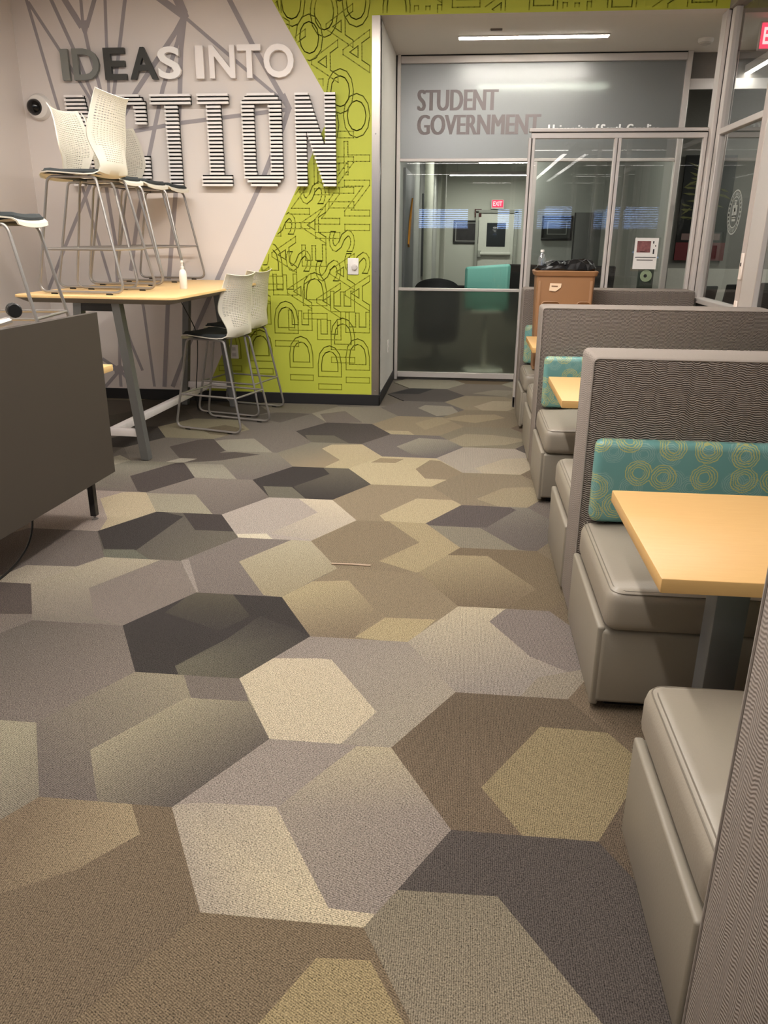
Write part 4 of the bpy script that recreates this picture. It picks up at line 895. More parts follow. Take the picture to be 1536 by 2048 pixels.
linear_lamp(-3.2, 5.0, 1.3, 5.0, 3.28, 'long hanging linear lamp above the high table, nearest the feature wall')
linear_lamp(-0.5, 0.0, -0.5, 4.7, 3.28, 'hanging linear lamp running along the aisle')
linear_lamp(-3.3, 2.4, -1.0, 2.4, 3.28, 'short hanging linear lamp above the desk', LAMPB)
linear_lamp(-1.75, -1.5, 2.25 - 0.5, -1.5, 3.0, 'hanging linear lamp across the room just behind the viewpoint', LAMPR)
linear_lamp(-2.0, -4.8, 1.4, -4.8, 3.0, 'hanging linear lamp across the room farther behind the viewpoint', LAMPR)
linear_lamp(1.75, -2.2, 1.75, -7.5, 3.0, 'hanging linear lamp running along the glazed right wall', LAMPR)
linear_lamp(0.0, -8.2, 1.2, -8.2, 3.0, 'short hanging linear lamp at the rear of the room', LAMPR)
linear_lamp(-3.0, 0.6, -3.0, -6.0, 3.0, 'hanging linear lamp running along the left wall', LAMPR)

t = thing('recessed_lamp', 'bright linear lamp recessed in the alcove ceiling before the lettered window', 'lamp', (0.48, 7.9, ZS))
bm = bmesh.new(); rbox(bm, -0.645, 0.645, -0.04, 0.04, -0.012, 0.02)
obj('diffuser', bm, LAMPA, t)
bm = bmesh.new()
rbox(bm, -0.657, 0.657, -0.052, -0.04, -0.008, 0.01); rbox(bm, -0.657, 0.657, 0.04, 0.052, -0.008, 0.01)
rbox(bm, -0.657, -0.645, -0.04, 0.04, -0.008, 0.01); rbox(bm, 0.645, 0.657, -0.04, 0.04, -0.008, 0.01)
obj('trim_ring', bm, ALU, t)
t = thing('ceiling_sensor', 'small dark rectangular sensor set in the alcove ceiling', 'sensor', (0.15, 7.62, ZS))
box_part('body', (-0.05, 0.05, -0.02, 0.02, -0.012, 0.0), pm('sensor_grey', (110, 100, 92), 0.5), t)
box_part('lens', (-0.056, -0.046, -0.012, 0.012, -0.016, -0.004), WHITEP, t)
t = thing('smoke_detector', 'white round smoke detector on the alcove ceiling near the corner post', 'detector', (2.0, 8.1, ZS))
bm = bmesh.new(); lathe(bm, [(0.065, 0), (0.066, -0.018), (0.058, -0.03)], 24); obj('base', bm, WHITEP, t, True)
bm = bmesh.new(); lathe(bm, [(0.052, -0.0305), (0.046, -0.042), (0.02, -0.05)], 24); obj('cap', bm, pm('detector_shade', (196, 188, 178), 0.5), t, True)
for i, (x0, y0, x1, y1, lab) in enumerate(((0.0, 8.86, 1.3, 8.86, 'linear office lamp set just behind the lettered window to light the teal chair'), (0.1, 15.5, 1.15, 15.5, 'short bright linear lamp over the far end of the office'), (-0.4, 12.6, 0.75, 12.6, 'added linear office lamp between the lettered window and the partition wall'), (-0.5, 18.6, 1.6, 18.6, 'added linear lamp brightening the far end of the office by the exit door'))):  # all but the short bright lamp are added to light office and chair
    linear_lamp(x0, y0, x1, y1, 2.75 if y0 > 9 else 2.92, lab, LAMPO, 0.1, None, 3.2 if y0 > 9 else ZS)
linear_lamp(2.56, 7.3, 2.56, 9.2, 2.97, 'bright linear lamp in the hall beyond the glazed wall, under the exit sign', LAMPH, 0.05, None, ZS)

linear_lamp(4.6, 7.6, 4.6, 10.4, 3.15, 'added linear lamp out of view, brightening the hall beyond the glazed wall', LAMPO, 0.09, None, 3.3)  # added out of view to brighten the poster, hall wall and chairs

# ------------------------------------------------------------------ wall letters
LC = {'D': (128, 130, 126), 'E': (66, 66, 63), 'A': (60, 60, 57), 'S': (250, 246, 243)}  # letter tones painted in place of room reflections on brushed metal
for n, (ch, x0, x1, z0, z1) in enumerate(LET):
    rgb = (138, 139, 134) if n == 0 else LC.get(ch, (238, 230, 226)) if n < 5 else (238, 230, 226)
    tone = 'mid-grey' if n < 2 else 'charcoal' if n < 4 else 'white'
    me = fit_text(ch, x0, x1, z0, z1, YW - 0.052, YW - 0.02, offset=0.022)
    word = 'IDEAS' if n < 5 else 'INTO'
    o = obj('wall_letter', me, pm('letter_%d_%d_%d' % rgb, rgb, 0.45, 0.15, amt=0.03, scale=2))
    tag(o, '%s raised letter %s of the word %s on the mural wall' % (tone, ch, word), 'letter', 'raised letters of the slogan')
    for fx, fz in {'I': ((0.5, 0.1), (0.5, 0.9)), 'T': ((0.5, 0.1), (0.5, 0.93)), 'A': ((0.08, 0.05), (0.92, 0.05))}.get(ch, ((0.09 if ch != 'S' else 0.5, 0.5 if ch != 'S' else 0.05), (0.92, 0.5) if ch in 'ODN' else (0.5, 0.95))):
        X = x0 + (x1 - x0) * fx; Z = z0 + (z1 - z0) * fz
        box_part('standoff', (X - 0.006, X + 0.006, YW - 0.03, YW, Z - 0.006, Z + 0.006), CHROME, o, 0)

SLATM = pm('white_slat', (248, 243, 240), 0.5)
unit = bpy.data.meshes.new('slat')
ub = bmesh.new(); rbox(ub, 0, 1, 0, 1, 0, 1); bmesh.ops.recalc_face_normals(ub, faces=ub.faces[:]); ub.to_mesh(unit); ub.free()
unit.materials.append(SLATM)


def merge(sp):
    sp = sorted((max(0, a), min(1, b)) for a, b in sp if b > a)
    out = []
    for a, b in sp:
        if out and a <= out[-1][1] + 0.02:
            out[-1] = (out[-1][0], max(out[-1][1], b))
        else:
            out.append((a, b))
    return out


def spans(ch, t):
    if ch == 'A':
        o = 0.54 + 0.46 * (1 - t)
        if t > 0.87 or 0.30 < t < 0.44:
            return [(0, o)]
        return merge([(0, 0.30), (o - 0.34, o)])
    if ch in 'CO':
        c = max(0, (abs(t - 0.5) - 0.40) / 0.10) * 0.20
        if abs(t - 0.5) > 0.385:
            return [(c, 1 - c)]
        st = 0.31
        ci = max(0, (abs(t - 0.5) - 0.33) / 0.055) * 0.05
        if ch == 'C' and 0.32 < t < 0.68:
            return [(0, st + ci)]
        return [(0, st + ci), (1 - st - ci, 1)]
    if ch == 'T':
        return [(0, 1)] if t > 0.86 else [(0.35, 0.67)]
    if ch == 'I':
        return [(0, 1)] if t > 0.87 or t < 0.12 else [(0.28, 0.74)]
    if ch == 'N':
        u = 0.15 + (0.86 - 0.15) * (1 - t)
        return merge([(0, 0.27), (0.73, 1), (u - 0.17, u + 0.17)])


ZA0, ZA1, NS = 1.89, 2.614, 24
for ch, x0, x1 in ACT:
    w = x1 - x0
    t = thing('slat_letter', 'black letter %s of the word ACTION faced with white horizontal slats' % ch, 'letter', (x0, YW, ZA0), 0, 'slatted letters of the word ACTION')
    bm = bmesh.new()
    for k in range(NS):
        tt = (k + 0.5) / NS
        zz0, zz1 = (ZA1 - ZA0) * k / NS, (ZA1 - ZA0) * (k + 1) / NS
        for a, b in spans(ch, tt):
            rbox(bm, a * w + 0.003, b * w - 0.003, -0.05, -0.022, zz0 + (0.002 if k == 0 else 0), zz1 - (0.014 if k == NS - 1 else 0))
            s = bpy.data.objects.new('slat', unit); COL.objects.link(s); s.parent = t
            s.location = (a * w, -0.076, zz0); s.scale = ((b - a) * w, 0.028, (ZA1 - ZA0) / NS * 0.56)
    obj('backing', bm, pm('letter_backing_black', (12, 12, 12), 0.9), t)
    for k in (2, NS - 3):
        a, b = spans(ch, (k + 0.5) / NS)[0]
        zz = (ZA1 - ZA0) * (k + 0.5) / NS
        box_part('standoff', ((a + b) / 2 * w - 0.008, (a + b) / 2 * w + 0.008, -0.023, 0, zz - 0.008, zz + 0.008), CHROME, t, 0)

# ------------------------------------------------------------------ small things on the walls
t = thing('security_camera', 'white round security camera with dark dome by the wall corner', 'camera', (-3.735, YW, 2.52))
R90 = Matrix.Rotation(PI / 2, 4, 'X')
bm = bmesh.new(); lathe(bm, [(0.105, 0), (0.105, 0.02), (0.09, 0.045), (0.07, 0.05)], 28); bmesh.ops.transform(bm, matrix=R90, verts=bm.verts[:]); obj('base', bm, WHITEP, t, True)
bm = bmesh.new(); lathe(bm, [(0.066, 0.045)] + [(0.064 * math.cos(a), 0.05 + 0.064 * math.sin(a)) for a in (0.1, 0.4, 0.8, 1.15, 1.5)], 24); bmesh.ops.transform(bm, matrix=Matrix.Translation((-0.022, 0, -0.005)) @ R90, verts=bm.verts[:])
obj('dome', bm, pm('black_dome', (14, 14, 16), 0.1), t, True)
t = thing('dimmer_switch', 'white dimmer plate with round knob on the green mural', 'switch', (-1.016, YW, 1.24))
box_part('plate', (-0.048, 0.048, -0.01, 0, -0.07, 0.07), WHITEP, t)
bm = bmesh.new(); lathe(bm, [(0.026, 0.009), (0.024, 0.028), (0.02, 0.03)], 20); bmesh.ops.transform(bm, matrix=Matrix.Translation((0.012, 0, -0.005)) @ R90, verts=bm.verts[:]); obj('knob', bm, pm('knob_white', (214, 206, 200), 0.4), t, True)
for loc, rz, lab in (((-2.14, YW, 0.47), 0, 'white wall outlet low on the mural under the high table'), ((XA, 7.96, 0.44), PI / 2, 'white wall outlet on the side wall of the alcove')):
    t = thing('wall_outlet', lab, 'outlet', loc, rz)
    box_part('plate', (-0.04, 0.04, -0.008, 0, -0.063, 0.063), WHITEP, t)
    for z in (-0.027, 0.027):
        box_part('socket', (-0.018, 0.018, -0.0105, -0.006, z - 0.016, z + 0.016), pm('socket_white', (206, 200, 196), 0.4), t)

# ------------------------------------------------------------------ high table
t = thing('high_table', 'high maple-topped table against the mural, with stools standing on it', 'table', (-2.385, 5.99, 0), math.radians(-3.0))


def rrect(x0, x1, y0, y1, r, n=6):
    out = []
    for cx, cy, a in ((x1 - r, y1 - r, 0), (x0 + r, y1 - r, 90), (x0 + r, y0 + r, 180), (x1 - r, y0 + r, 270)):
        for k in range(n + 1):
            b = math.radians(a + 90 * k / n)
            out.append((cx + r * math.cos(b), cy + r * math.sin(b)))
    return out


def loft(bm, loops):
    rings = [[bm.verts.new(p) for p in lp] for lp in loops]
    n = len(rings[0])
    for A, B in zip(rings, rings[1:]):
        for k in range(n):
            bm.faces.new((A[k], A[(k + 1) % n], B[(k + 1) % n], B[k]))
    bm.faces.new(rings[0][::-1]); bm.faces.new(rings[-1])


TZ = 1.115
P0 = rrect(-0.565, 0.575, -1.01, 1.01, 0.075)
P1 = rrect(-0.505, 0.51, -0.945, 0.945, 0.05)
P00 = rrect(-0.563, 0.573, -1.008, 1.008, 0.075)
bm = bmesh.new(); loft(bm, [[p + (TZ - 0.016,) for p in P0], [p + (TZ - 0.003,) for p in P0], [p + (TZ,) for p in P00]]); obj('tabletop', bm, MAPLE, t, True)
bm = bmesh.new(); loft(bm, [[p + (TZ - 0.05,) for p in P1], [p + (TZ - 0.016,) for p in P00]]); obj('underside', bm, UNDER, t)
for yl in (-0.915, 0.915):
    for s in (-1, 1):
        bm = bmesh.new()
        q = [(s * 0.135 - 0.028, 1.065), (s * 0.135 + 0.028, 1.065), (s * 0.235 + 0.028, 0.006), (s * 0.235 - 0.028, 0.006)]
        prism(bm, q, yl - 0.03, yl + 0.03, 'XZ')
        o = obj('leg', bm, LEGM, t)
        box_part('foot_pad', (s * 0.235 - 0.02, s * 0.235 + 0.02, yl - 0.02, yl + 0.02, 0, 0.006), BLACKP, o)
    box_part('top_rail', (-0.15, 0.15, yl - 0.028, yl + 0.028, 1.015, 1.065), pm('dark_rail', (40, 39, 38), 0.5, 0.3), t)
    box_part('foot_rail', (-0.205, 0.205, yl - 0.02, yl + 0.02, 0.168, 0.222), RAILM, t)
box_part('stretcher', (-0.03, 0.03, -0.895, 0.895, 0.172, 0.218), RAILM, t)
box_part('power_box', (-0.09, 0.09, 0.3, 0.42, 0.99, 1.065), BLACKP, t)

o = obj('spray_bottle', (lambda b: (lathe(b, [(0.026, 0), (0.028, 0.004), (0.028, 0.10), (0.024, 0.125), (0.012, 0.14)], 20), b)[1])(bmesh.new()), WHITEP, None, True)
o.location = (-2.10, 5.80, TZ); tag(o, 'slim white spray bottle standing on the high table', 'bottle')
bm = bmesh.new(); lathe(bm, [(0.014, 0.138), (0.014, 0.158), (0.008, 0.16), (0.008, 0.185), (0.011, 0.186), (0.011, 0.2), (0.004, 0.203)], 16); obj('pump', bm, pm('pump_white', (226, 222, 216), 0.4), o, True)

# ------------------------------------------------------------------ stools
PROF = [(0.228, 0.722, 0.185), (0.224, 0.741, 0.197), (0.205, 0.755, 0.206), (0.15, 0.760, 0.215), (0.07, 0.755, 0.22), (-0.02, 0.748, 0.22), (-0.10, 0.743, 0.21),
        (-0.155, 0.746, 0.195), (-0.188, 0.760, 0.18), (-0.205, 0.785, 0.172), (-0.212, 0.82, 0.172), (-0.208, 0.875, 0.19), (-0.200, 0.935, 0.219), (-0.202, 0.985, 0.226),
        (-0.214, 1.05, 0.214), (-0.232, 1.12, 0.198), (-0.252, 1.175, 0.19), (-0.272, 1.205, 0.194)]


def prof_at(s):
    n = len(PROF) - 1
    f = max(0, min(n - 1e-6, s * n)); i = int(f); u = f - i
    pts = [PROF[max(0, min(n, i + d))] for d in (-1, 0, 1, 2)]
    return tuple(0.5 * (2 * b + (c - a) * u + (2 * a - 5 * b + 4 * c - d) * u * u + (3 * b - a - 3 * c + d) * u ** 3) for a, b, c, d in zip(*pts))


def make_shell():
    bm = bmesh.new()
    us = []
    ns = 13
    step = 2.0 / (ns + 1)
    us = [-1.0, -0.93]
    for k in range(ns):
        c = -0.86 + (k + 0.5) * 1.72 / ns
        us += [c - 0.046, c + 0.046]
    us += [0.93, 1.0]
    n = len(PROF) - 1
    vs = [k / n for k in range(10)]                     # seat and bend
    k = 10 / n
    rows = 31
    s0, s1 = 10.1 / n, 16.6 / n
    slot_rows = set()
    vs.append(9.8 / n)
    for r in range(rows):
        a = s0 + (s1 - s0) * r / rows
        vs += [a, a + (s1 - s0) / rows * 0.30]
        slot_rows.add(len(vs) - 2)
    vs += [s1, 1.0]
    grid = []
    for s in vs:
        x, z, w = prof_at(s)
        w *= 1.0 + 0.07 * max(0, min(1, (s * n - 9) / 3))
        back = max(0, min(1, (s * n - 8) / 3))
        row = []
        for u in us:
            cup = 0.035 * back * (u * u) - 0.0
            lip = 0.02 * max(0, (s * n - 14) / 3) * u * u
            dip = (1 - back) * 0.012 * (1 - u * u) * (-1)
            row.append(bm.verts.new((x + cup, u * w, z + lip + dip)))
        grid.append(row)
    for i in range(len(vs) - 1):
        for j in range(len(us) - 1):
            hole = i in slot_rows and j >= 2 and (j % 2 == 0) and j < len(us) - 3
            if hole:
                a = abs((us[j] + us[j + 1]) / 2)
                if i - min(slot_rows) < 14 and a > 0.6:
                    hole = False
            if not hole:
                bm.faces.new((grid[i][j], grid[i][j + 1], grid[i + 1][j + 1], grid[i + 1][j]))
    bmesh.ops.recalc_face_normals(bm, faces=bm.faces[:])
    bmesh.ops.solidify(bm, geom=bm.faces[:], thickness=0.007)
    return bm


def make_pad():
    bm = bmesh.new()
    xs = [0.208, 0.195, 0.14, 0.07, 0.0, -0.07, -0.13, -0.165, -0.172]
    us = [-1, -0.93, -0.6, -0.3, 0, 0.3, 0.6, 0.93, 1]
    top, botm = [], []
    for i, x in enumerate(xs):
        z = 0.757 if x > 0.1 else 0.749
        w = 0.205 if -0.12 < x < 0.17 else 0.185
        edge = i in (0, len(xs) - 1)
        top.append([bm.verts.new((x, u * w, z + (0.006 if edge or abs(u) == 1 else 0.022) - (0.012 * (1 - u * u)) * 0.6)) for u in us])
        botm.append([bm.verts.new((x, u * w, z - 0.012)) for u in us])
    for i in range(len(xs) - 1):
        for j in range(len(us) - 1):
            bm.faces.new((top[i][j], top[i + 1][j], top[i + 1][j + 1], top[i][j + 1]))
            bm.faces.new((botm[i][j], botm[i][j + 1], botm[i + 1][j + 1], botm[i + 1][j]))
    m = len(xs) - 1; q = len(us) - 1
    for i in range(m):
        bm.faces.new((top[i][0], botm[i][0], botm[i + 1][0], top[i + 1][0])); bm.faces.new((top[i][q], top[i + 1][q], botm[i + 1][q], botm[i][q]))
    for j in range(q):
        bm.faces.new((top[0][j], top[0][j + 1], botm[0][j + 1], botm[0][j])); bm.faces.new((top[m][j], botm[m][j], botm[m][j + 1], top[m][j + 1]))
    return bm


def make_stool(label):
    t = thing('bar_stool', label, 'stool', (0, 0, 0), 0, 'cream-backed bar stools')
    obj('seat_shell', make_shell(), SHELL, t, True)
    obj('seat_pad', make_pad(), PAD, t, True)
    for s in (-1, 1):
        bm = bmesh.new()
        loop = [(0.31, s * 0.228, 0.0155), (0.17, s * 0.19, 0.728), (-0.165, s * 0.185, 0.722), (-0.31, s * 0.228, 0.0155)]
        tube(bm, round_path(loop, [0.07, 0.045, 0.03, 0.07], True, 6), 0.0092, 8, True)
        fr = obj('side_frame', bm, CHROME, t, True)
        for x in (-0.2, 0.2):
            box_part('glide', (x - 0.022, x + 0.022, s * 0.228 - 0.008, s * 0.228 + 0.008, 0.0, 0.012), BLACKP, fr)
    bm = bmesh.new()
    tube(bm, round_path([(0.256, 0.212, 0.285), (0.256, -0.212, 0.285), (-0.256, -0.212, 0.285), (-0.256, 0.212, 0.285)], 0.012, True, 3), 0.008, 8, True)
    obj('footrest_ring', bm, CHROME, t, True)
    bm = bmesh.new()
    for x in (0.12, -0.12):
        tube(bm, [(x, -0.19, 0.726), (x, 0.19, 0.726)], 0.009, 8)
    obj('seat_bracket', bm, BLACKP, t, True)
    return t


st = make_stool('cream bar stool nearest on the high tabletop, its perforated back turned to the right')
st.location = (-2.53, 5.33, TZ); st.rotation_euler = (0, 0, math.radians(175))
dup(st, (-2.665, 5.845, TZ), math.radians(-2), 'cream bar stool on the high tabletop, its reclined back nearest the dome camera')
dup(st, (-2.655, 6.325, TZ), math.radians(-2), 'middle bar stool in the row on the high tabletop, its back hidden')
dup(st, (-2.65, 6.805, TZ), math.radians(-2), 'farthest bar stool on the high tabletop, close to the mural wall')
dup(st, (-1.965, 6.14, 0), math.radians(180 - 16), 'cream bar stool standing on the floor at the high table, nearer one')
dup(st, (-1.985, 6.755, 0), math.radians(180 - 15), 'cream bar stool standing on the floor beside the green wall, half behind another')
dup(st, (-2.385, 3.88, 0.815), math.radians(8), 'bar stool set on the desk behind the taupe panel, seat edge at left')

# ------------------------------------------------------------------ desk with taupe panel
t = thing('desk', 'desk with a tall taupe modesty panel on slim dark legs', 'desk', (-2.42, 3.60, 0), math.radians(-2.8))
box_part('privacy_panel', (0.455, 0.48, -1.6, 0.41, 0.243, 1.113), PANELM, t, 0.002, 1, False)
box_part('desktop', (-0.46, 0.45, -1.6, 0.57, 0.78, 0.815), MAPLE, t)
for x in (-0.4, 0.395):
    for y in (-1.5, 0.285):
        bm = bmesh.new(); rbox(bm, x - 0.017, x + 0.017, y - 0.017, y + 0.017, 0.022, 0.78, 0.002, 1)
        lg = obj('leg', bm, pm('dark_square_leg', (58, 56, 54), 0.4, 0.5), t)
        bm = bmesh.new(); lathe(bm, [(0.018, 0), (0.018, 0.006), (0.007, 0.008), (0.007, 0.024)], 14, x, y); obj('levelling_foot', bm, CHROME, lg, True)
box_part('modesty_rail', (-0.4, 0.395, 0.27, 0.30, 0.74, 0.778), pm('dark_square_leg', (58, 56, 54), 0.4, 0.5), t)
bm = bmesh.new()
cp = [(-2.08, 3.42, 0.30), (-2.08, 3.385, 0.20), (-2.08, 3.356, 0.113), (-2.08, 3.297, 0.057), (-2.08, 3.198, 0.02), (-2.08, 3.097, 0.0065), (-2.07, 2.9, 0.0065), (-2.03, 2.6, 0.0065)]
tube(bm, round_path(cp, 0.1, False, 4), 0.0055, 8)
tag(obj('power_cable', bm, BLACKP, None, True), 'black power cable hanging from the desk and trailing over the carpet', 'cable')
bm = bmesh.new()
tube(bm, round_path([(-2.34, 6.36, 0.985), (-2.25, 6.46, 0.72), (-2.29, 6.52, 0.45), (-2.33, 6.55, 0.25), (-2.35, 6.6, 0.006), (-2.40, 6.9, 0.006)], 0.1, False, 4), 0.004, 6)
tag(obj('power_cable', bm, BLACKP, None, True), 'thin dark cable hanging below the high table', 'cable')

# upturned swivel chair on the desk: only a caster reaches the picture
t = thing('swivel_chair', 'upturned office chair on the desk, a black twin caster showing at the left edge', 'chair', (-2.215, 3.12, 0.815))
bm = bmesh.new(); lathe(bm, [(0.19, 0.0), (0.205, 0.02), (0.205, 0.05), (0.17, 0.075)], 24); obj('seat', bm, PAD, t, True)
bm = bmesh.new(); lathe(bm, [(0.028, 0.07), (0.028, 0.2), (0.02, 0.2), (0.02, 0.29)], 14); obj('column', bm, CHROME, t, True)
for k in range(5):
    a = math.radians(38 + 72 * k)
    c, s = math.cos(a), math.sin(a)
    bm = bmesh.new(); tube(bm, [(0.02 * c, 0.02 * s, 0.27), (0.16 * c, 0.16 * s, 0.29), (0.29 * c, 0.29 * s, 0.325)], 0.017, 8)
    lg = obj('star_leg', bm, pm('white_metal', (226, 220, 214), 0.35, 0.4), t, True)
    bm = bmesh.new()
    for q in (-1, 1):
        m = Matrix.Translation((0.305 * c - s * 0.02 * q, 0.305 * s + c * 0.02 * q, 0.365)) @ Matrix.Rotation(a, 4, 'Z') @ Matrix.Rotation(PI / 2, 4, 'X')
        n0 = len(bm.verts)
        lathe(bm, [(0.026, -0.013), (0.031, -0.008), (0.031, 0.008), (0.026, 0.013)], 16)
        bm.verts.ensure_lookup_table()
        bmesh.ops.transform(bm, matrix=m, verts=bm.verts[n0:])
    obj('twin_caster', bm, BLACKP, lg, True)

# ------------------------------------------------------------------ booths
BX0, BX1 = 0.47, 1.88
DIV = [(0.85, 1.14, 'ribbed booth divider closest to the camera, cut off by the right edge'), (2.93, 3.22, 'second ribbed booth divider from the camera, its whole left end in view'), (5.05, 5.34, 'third ribbed booth divider, behind which the brown bin shows'), (6.88, 7.17, 'farthest booth divider, standing against the glass partition')]
for y0, y1, lab in DIV:
    t = thing('booth_divider', lab, 'partition', (BX0, y0, 0), 0, 'upholstered booth dividers')
    bm = bmesh.new(); rbox(bm, 0, BX1 - BX0, 0, y1 - y0, 0.012, 1.085, 0.022, 3); obj('upholstered_panel', bm, RIB, t, True)
    bm = bmesh.new()
    for yy in (0.004, y1 - y0 - 0.004):
        tube(bm, round_path([(0.004, yy, 0.03), (0.004, yy, 1.079), (BX1 - BX0 - 0.02, yy, 1.079)], 0.02, False, 4), 0.003, 6)
    obj('piping', bm, pm('divider_piping', (150, 140, 132), 0.8), t, True)
    box_part('plinth', (0.02, BX1 - BX0 - 0.02, 0.02, y1 - y0 - 0.02, 0, 0.014), BLACKP, t)


def bench(y, D, s, lab, tealpart=True):
    """s = +1: the seat extends to +Y from the divider face at y; -1: towards -Y"""
    t = thing('booth_bench', lab, 'bench', (BX0, y, 0), 0, 'taupe vinyl booth benches')
    W = BX1 - BX0

    def rb(name, x0, x1, a, b, z0, z1, m, bev, seg, par=t):
        bm = bmesh.new(); q = sorted((a * s, b * s)); rbox(bm, x0, x1, q[0], q[1], z0, z1, bev, seg)
        return obj(name, bm, m, par, True)
    rb('base', 0.006, W, 0.003, D, 0.032, 0.305, VINYLB, 0.016, 3)
    rb('side_panel', -0.006, 0.02, 0.003, D - 0.006, 0.02, 0.312, VINYLB, 0.008, 3)
    rb('toe_kick', 0.05, W, 0.01, D - 0.05, 0, 0.034, BLACKP, 0, 1)
    # seat cushion with a soft crown
    bm = bmesh.new(); rbox(bm, 0.008, W, 0.004 * s if s > 0 else -(D + 0.03), (D + 0.03) if s > 0 else -0.004, 0.307, 0.455, 0.042, 5)
    bmesh.ops.subdivide_edges(bm, edges=[e for e in bm.edges if e.calc_length() > 0.25], cuts=7, use_grid_fill=True)
    for v in bm.verts:
        fx = max(0, min(1, (v.co.x - 0.05) / 0.14)); fx2 = max(0, min(1, (W - v.co.x) / 0.14))
        fy = max(0, min(1, (abs(v.co.y) - 0.0) / 0.1)) * max(0, min(1, (D + 0.03 - abs(v.co.y)) / 0.14))
        if v.co.z > 0.44:
            v.co.z += 0.014 * fx * fx2 * fy
    cu = obj('seat_cushion', bm, VINYL, t, True)
    bm = bmesh.new()
    for dz, inn in ((0.0, 0.0), (0.005, 0.011)):
        tube(bm, round_path([(0.021 + inn, 0.02 * s, 0.4445 + dz), (0.021 + inn, (D + 0.018 - inn) * s, 0.4445 + dz), (W - 0.03, (D + 0.018 - inn) * s, 0.4445 + dz)], 0.045, False, 6), 0.0022, 6)
    obj('seam', bm, SEAM, cu, True)
    if tealpart:
        bm = bmesh.new(); q = sorted((0.004 * s, 0.08 * s)); rbox(bm, 0.03, W - 0.02, q[0], q[1], 0.468, 0.79, 0.028, 4)
        obj('back_cushion', bm, TEALP, t, True)
    return t


bench(1.14, 0.58, 1, 'booth bench nearest the camera at the lower right, facing away')
bench(2.93, 0.64, -1, 'booth bench under the nearest maple table, facing the camera')
bench(3.22, 0.60, 1, 'booth bench hidden behind the second divider, only its side showing')
bench(5.05, 0.60, -1, 'booth bench at the middle booth table, facing the camera')
bench(5.34, 0.60, 1, 'booth bench behind the third divider, only a sliver of its side showing')
bench(6.88, 0.54, -1, 'farthest booth bench, with the brown bin on its seat')

for y0, y1, lab in ((1.71, 2.385, 'nearest booth table with pale maple top, cut by the right edge'), (3.80, 4.487, 'middle booth table with maple top, mostly hidden by the second divider'), (5.70, 6.38, 'farthest booth table, its maple corner in front of the brown bin')):
    t = thing('booth_table', lab, 'table', (BX0 + 0.008, y0, 0), 0, 'maple booth tables')
    d = y1 - y0
    box_part('tabletop', (0, 1.3, 0, d, 0.712, 0.75), MAPLEB, t, 0.004, 2)
    for x in (0.28, 1.05):
        box_part('post', (x - 0.045, x + 0.045, d / 2 - 0.045, d / 2 + 0.045, 0.012, 0.70), pm('grey_post_metal', (112, 113, 114), 0.45, 0.4), t, 0.006)
        box_part('foot_plate', (x - 0.12, x + 0.12, d / 2 - 0.12, d / 2 + 0.12, 0.0, 0.014), pm('grey_post_metal', (112, 113, 114), 0.45, 0.4), t, 0.004)
        box_part('mounting_plate', (x - 0.12, x + 0.12, d / 2 - 0.12, d / 2 + 0.12, 0.70, 0.713), BLACKP, t)

# ------------------------------------------------------------------ bin, bag, bottle
t = thing('waste_bin', 'tall brown plastic bin standing on the farthest booth seat', 'bin', (0.765, 6.60, 0.472))
bm = bmesh.new()
B0 = rrect(-0.21, 0.21, -0.115, 0.115, 0.03); B1 = rrect(-0.228, 0.228, -0.13, 0.13, 0.03)
B1i = rrect(-0.215, 0.215, -0.117, 0.117, 0.025)
loft(bm, [[p + (0.0,) for p in B0], [p + (0.735,) for p in B1], [p + (0.735,) for p in B1i], [p + (0.60,) for p in B1i]])
obj('body', bm, BROWNB, t, True)
bm = bmesh.new()
Ra = rrect(-0.250, 0.250, -0.15, 0.15, 0.03); Rb = rrect(-0.24, 0.24, -0.14, 0.14, 0.03); Rc = rrect(-0.222, 0.222, -0.124, 0.124, 0.025)
rings = [[bm.verts.new(p + (z,)) for p in lp] for lp, z in ((B1, 0.735), (Rb, 0.738), (Ra, 0.770), (Rb, 0.777), (Rc, 0.77), (B1i, 0.735))]
for A, Bb in zip(rings, rings[1:]):
    for k in range(len(A)):
        bm.faces.new((A[k], A[(k + 1) % len(A)], Bb[(k + 1) % len(A)], Bb[k]))
obj('rim', bm, BROWNB, t, True)
for x0, x1 in ((-0.175, -0.035), (0.10, 0.205)):
    bm = bmesh.new()
    tube(bm, round_path([(x0, -0.128, 0.12), (x0, -0.1335, 0.54), (x1, -0.1335, 0.54), (x1, -0.128, 0.12)], 0.03, False, 4), 0.006, 6)
    obj('moulded_panel_edge', bm, BROWNB, t, True)
for x in (-0.2, 0.2):
    box_part('corner_rib', (x - 0.012, x + 0.012, -0.132, -0.118, 0.03, 0.7), BROWNB, t, 0.004)
LAB = pm('cream_sticker', (240, 214, 184), 0.6)
bm = bmesh.new(); prism(bm, [(-0.125, 0.625), (-0.075, 0.62), (-0.035, 0.65), (-0.032, 0.68), (-0.12, 0.682)], -0.1345, -0.1325, 'XZ'); lb = obj('sticker', bm, LAB, t)
bm = bmesh.new(); prism(bm, [(-0.108, 0.655), (-0.06, 0.653), (-0.06, 0.663), (-0.108, 0.664)], -0.1352, -0.1344, 'XZ'); obj('printed_mark', bm, pm('faded_ink', (128, 96, 70), 0.8), lb)

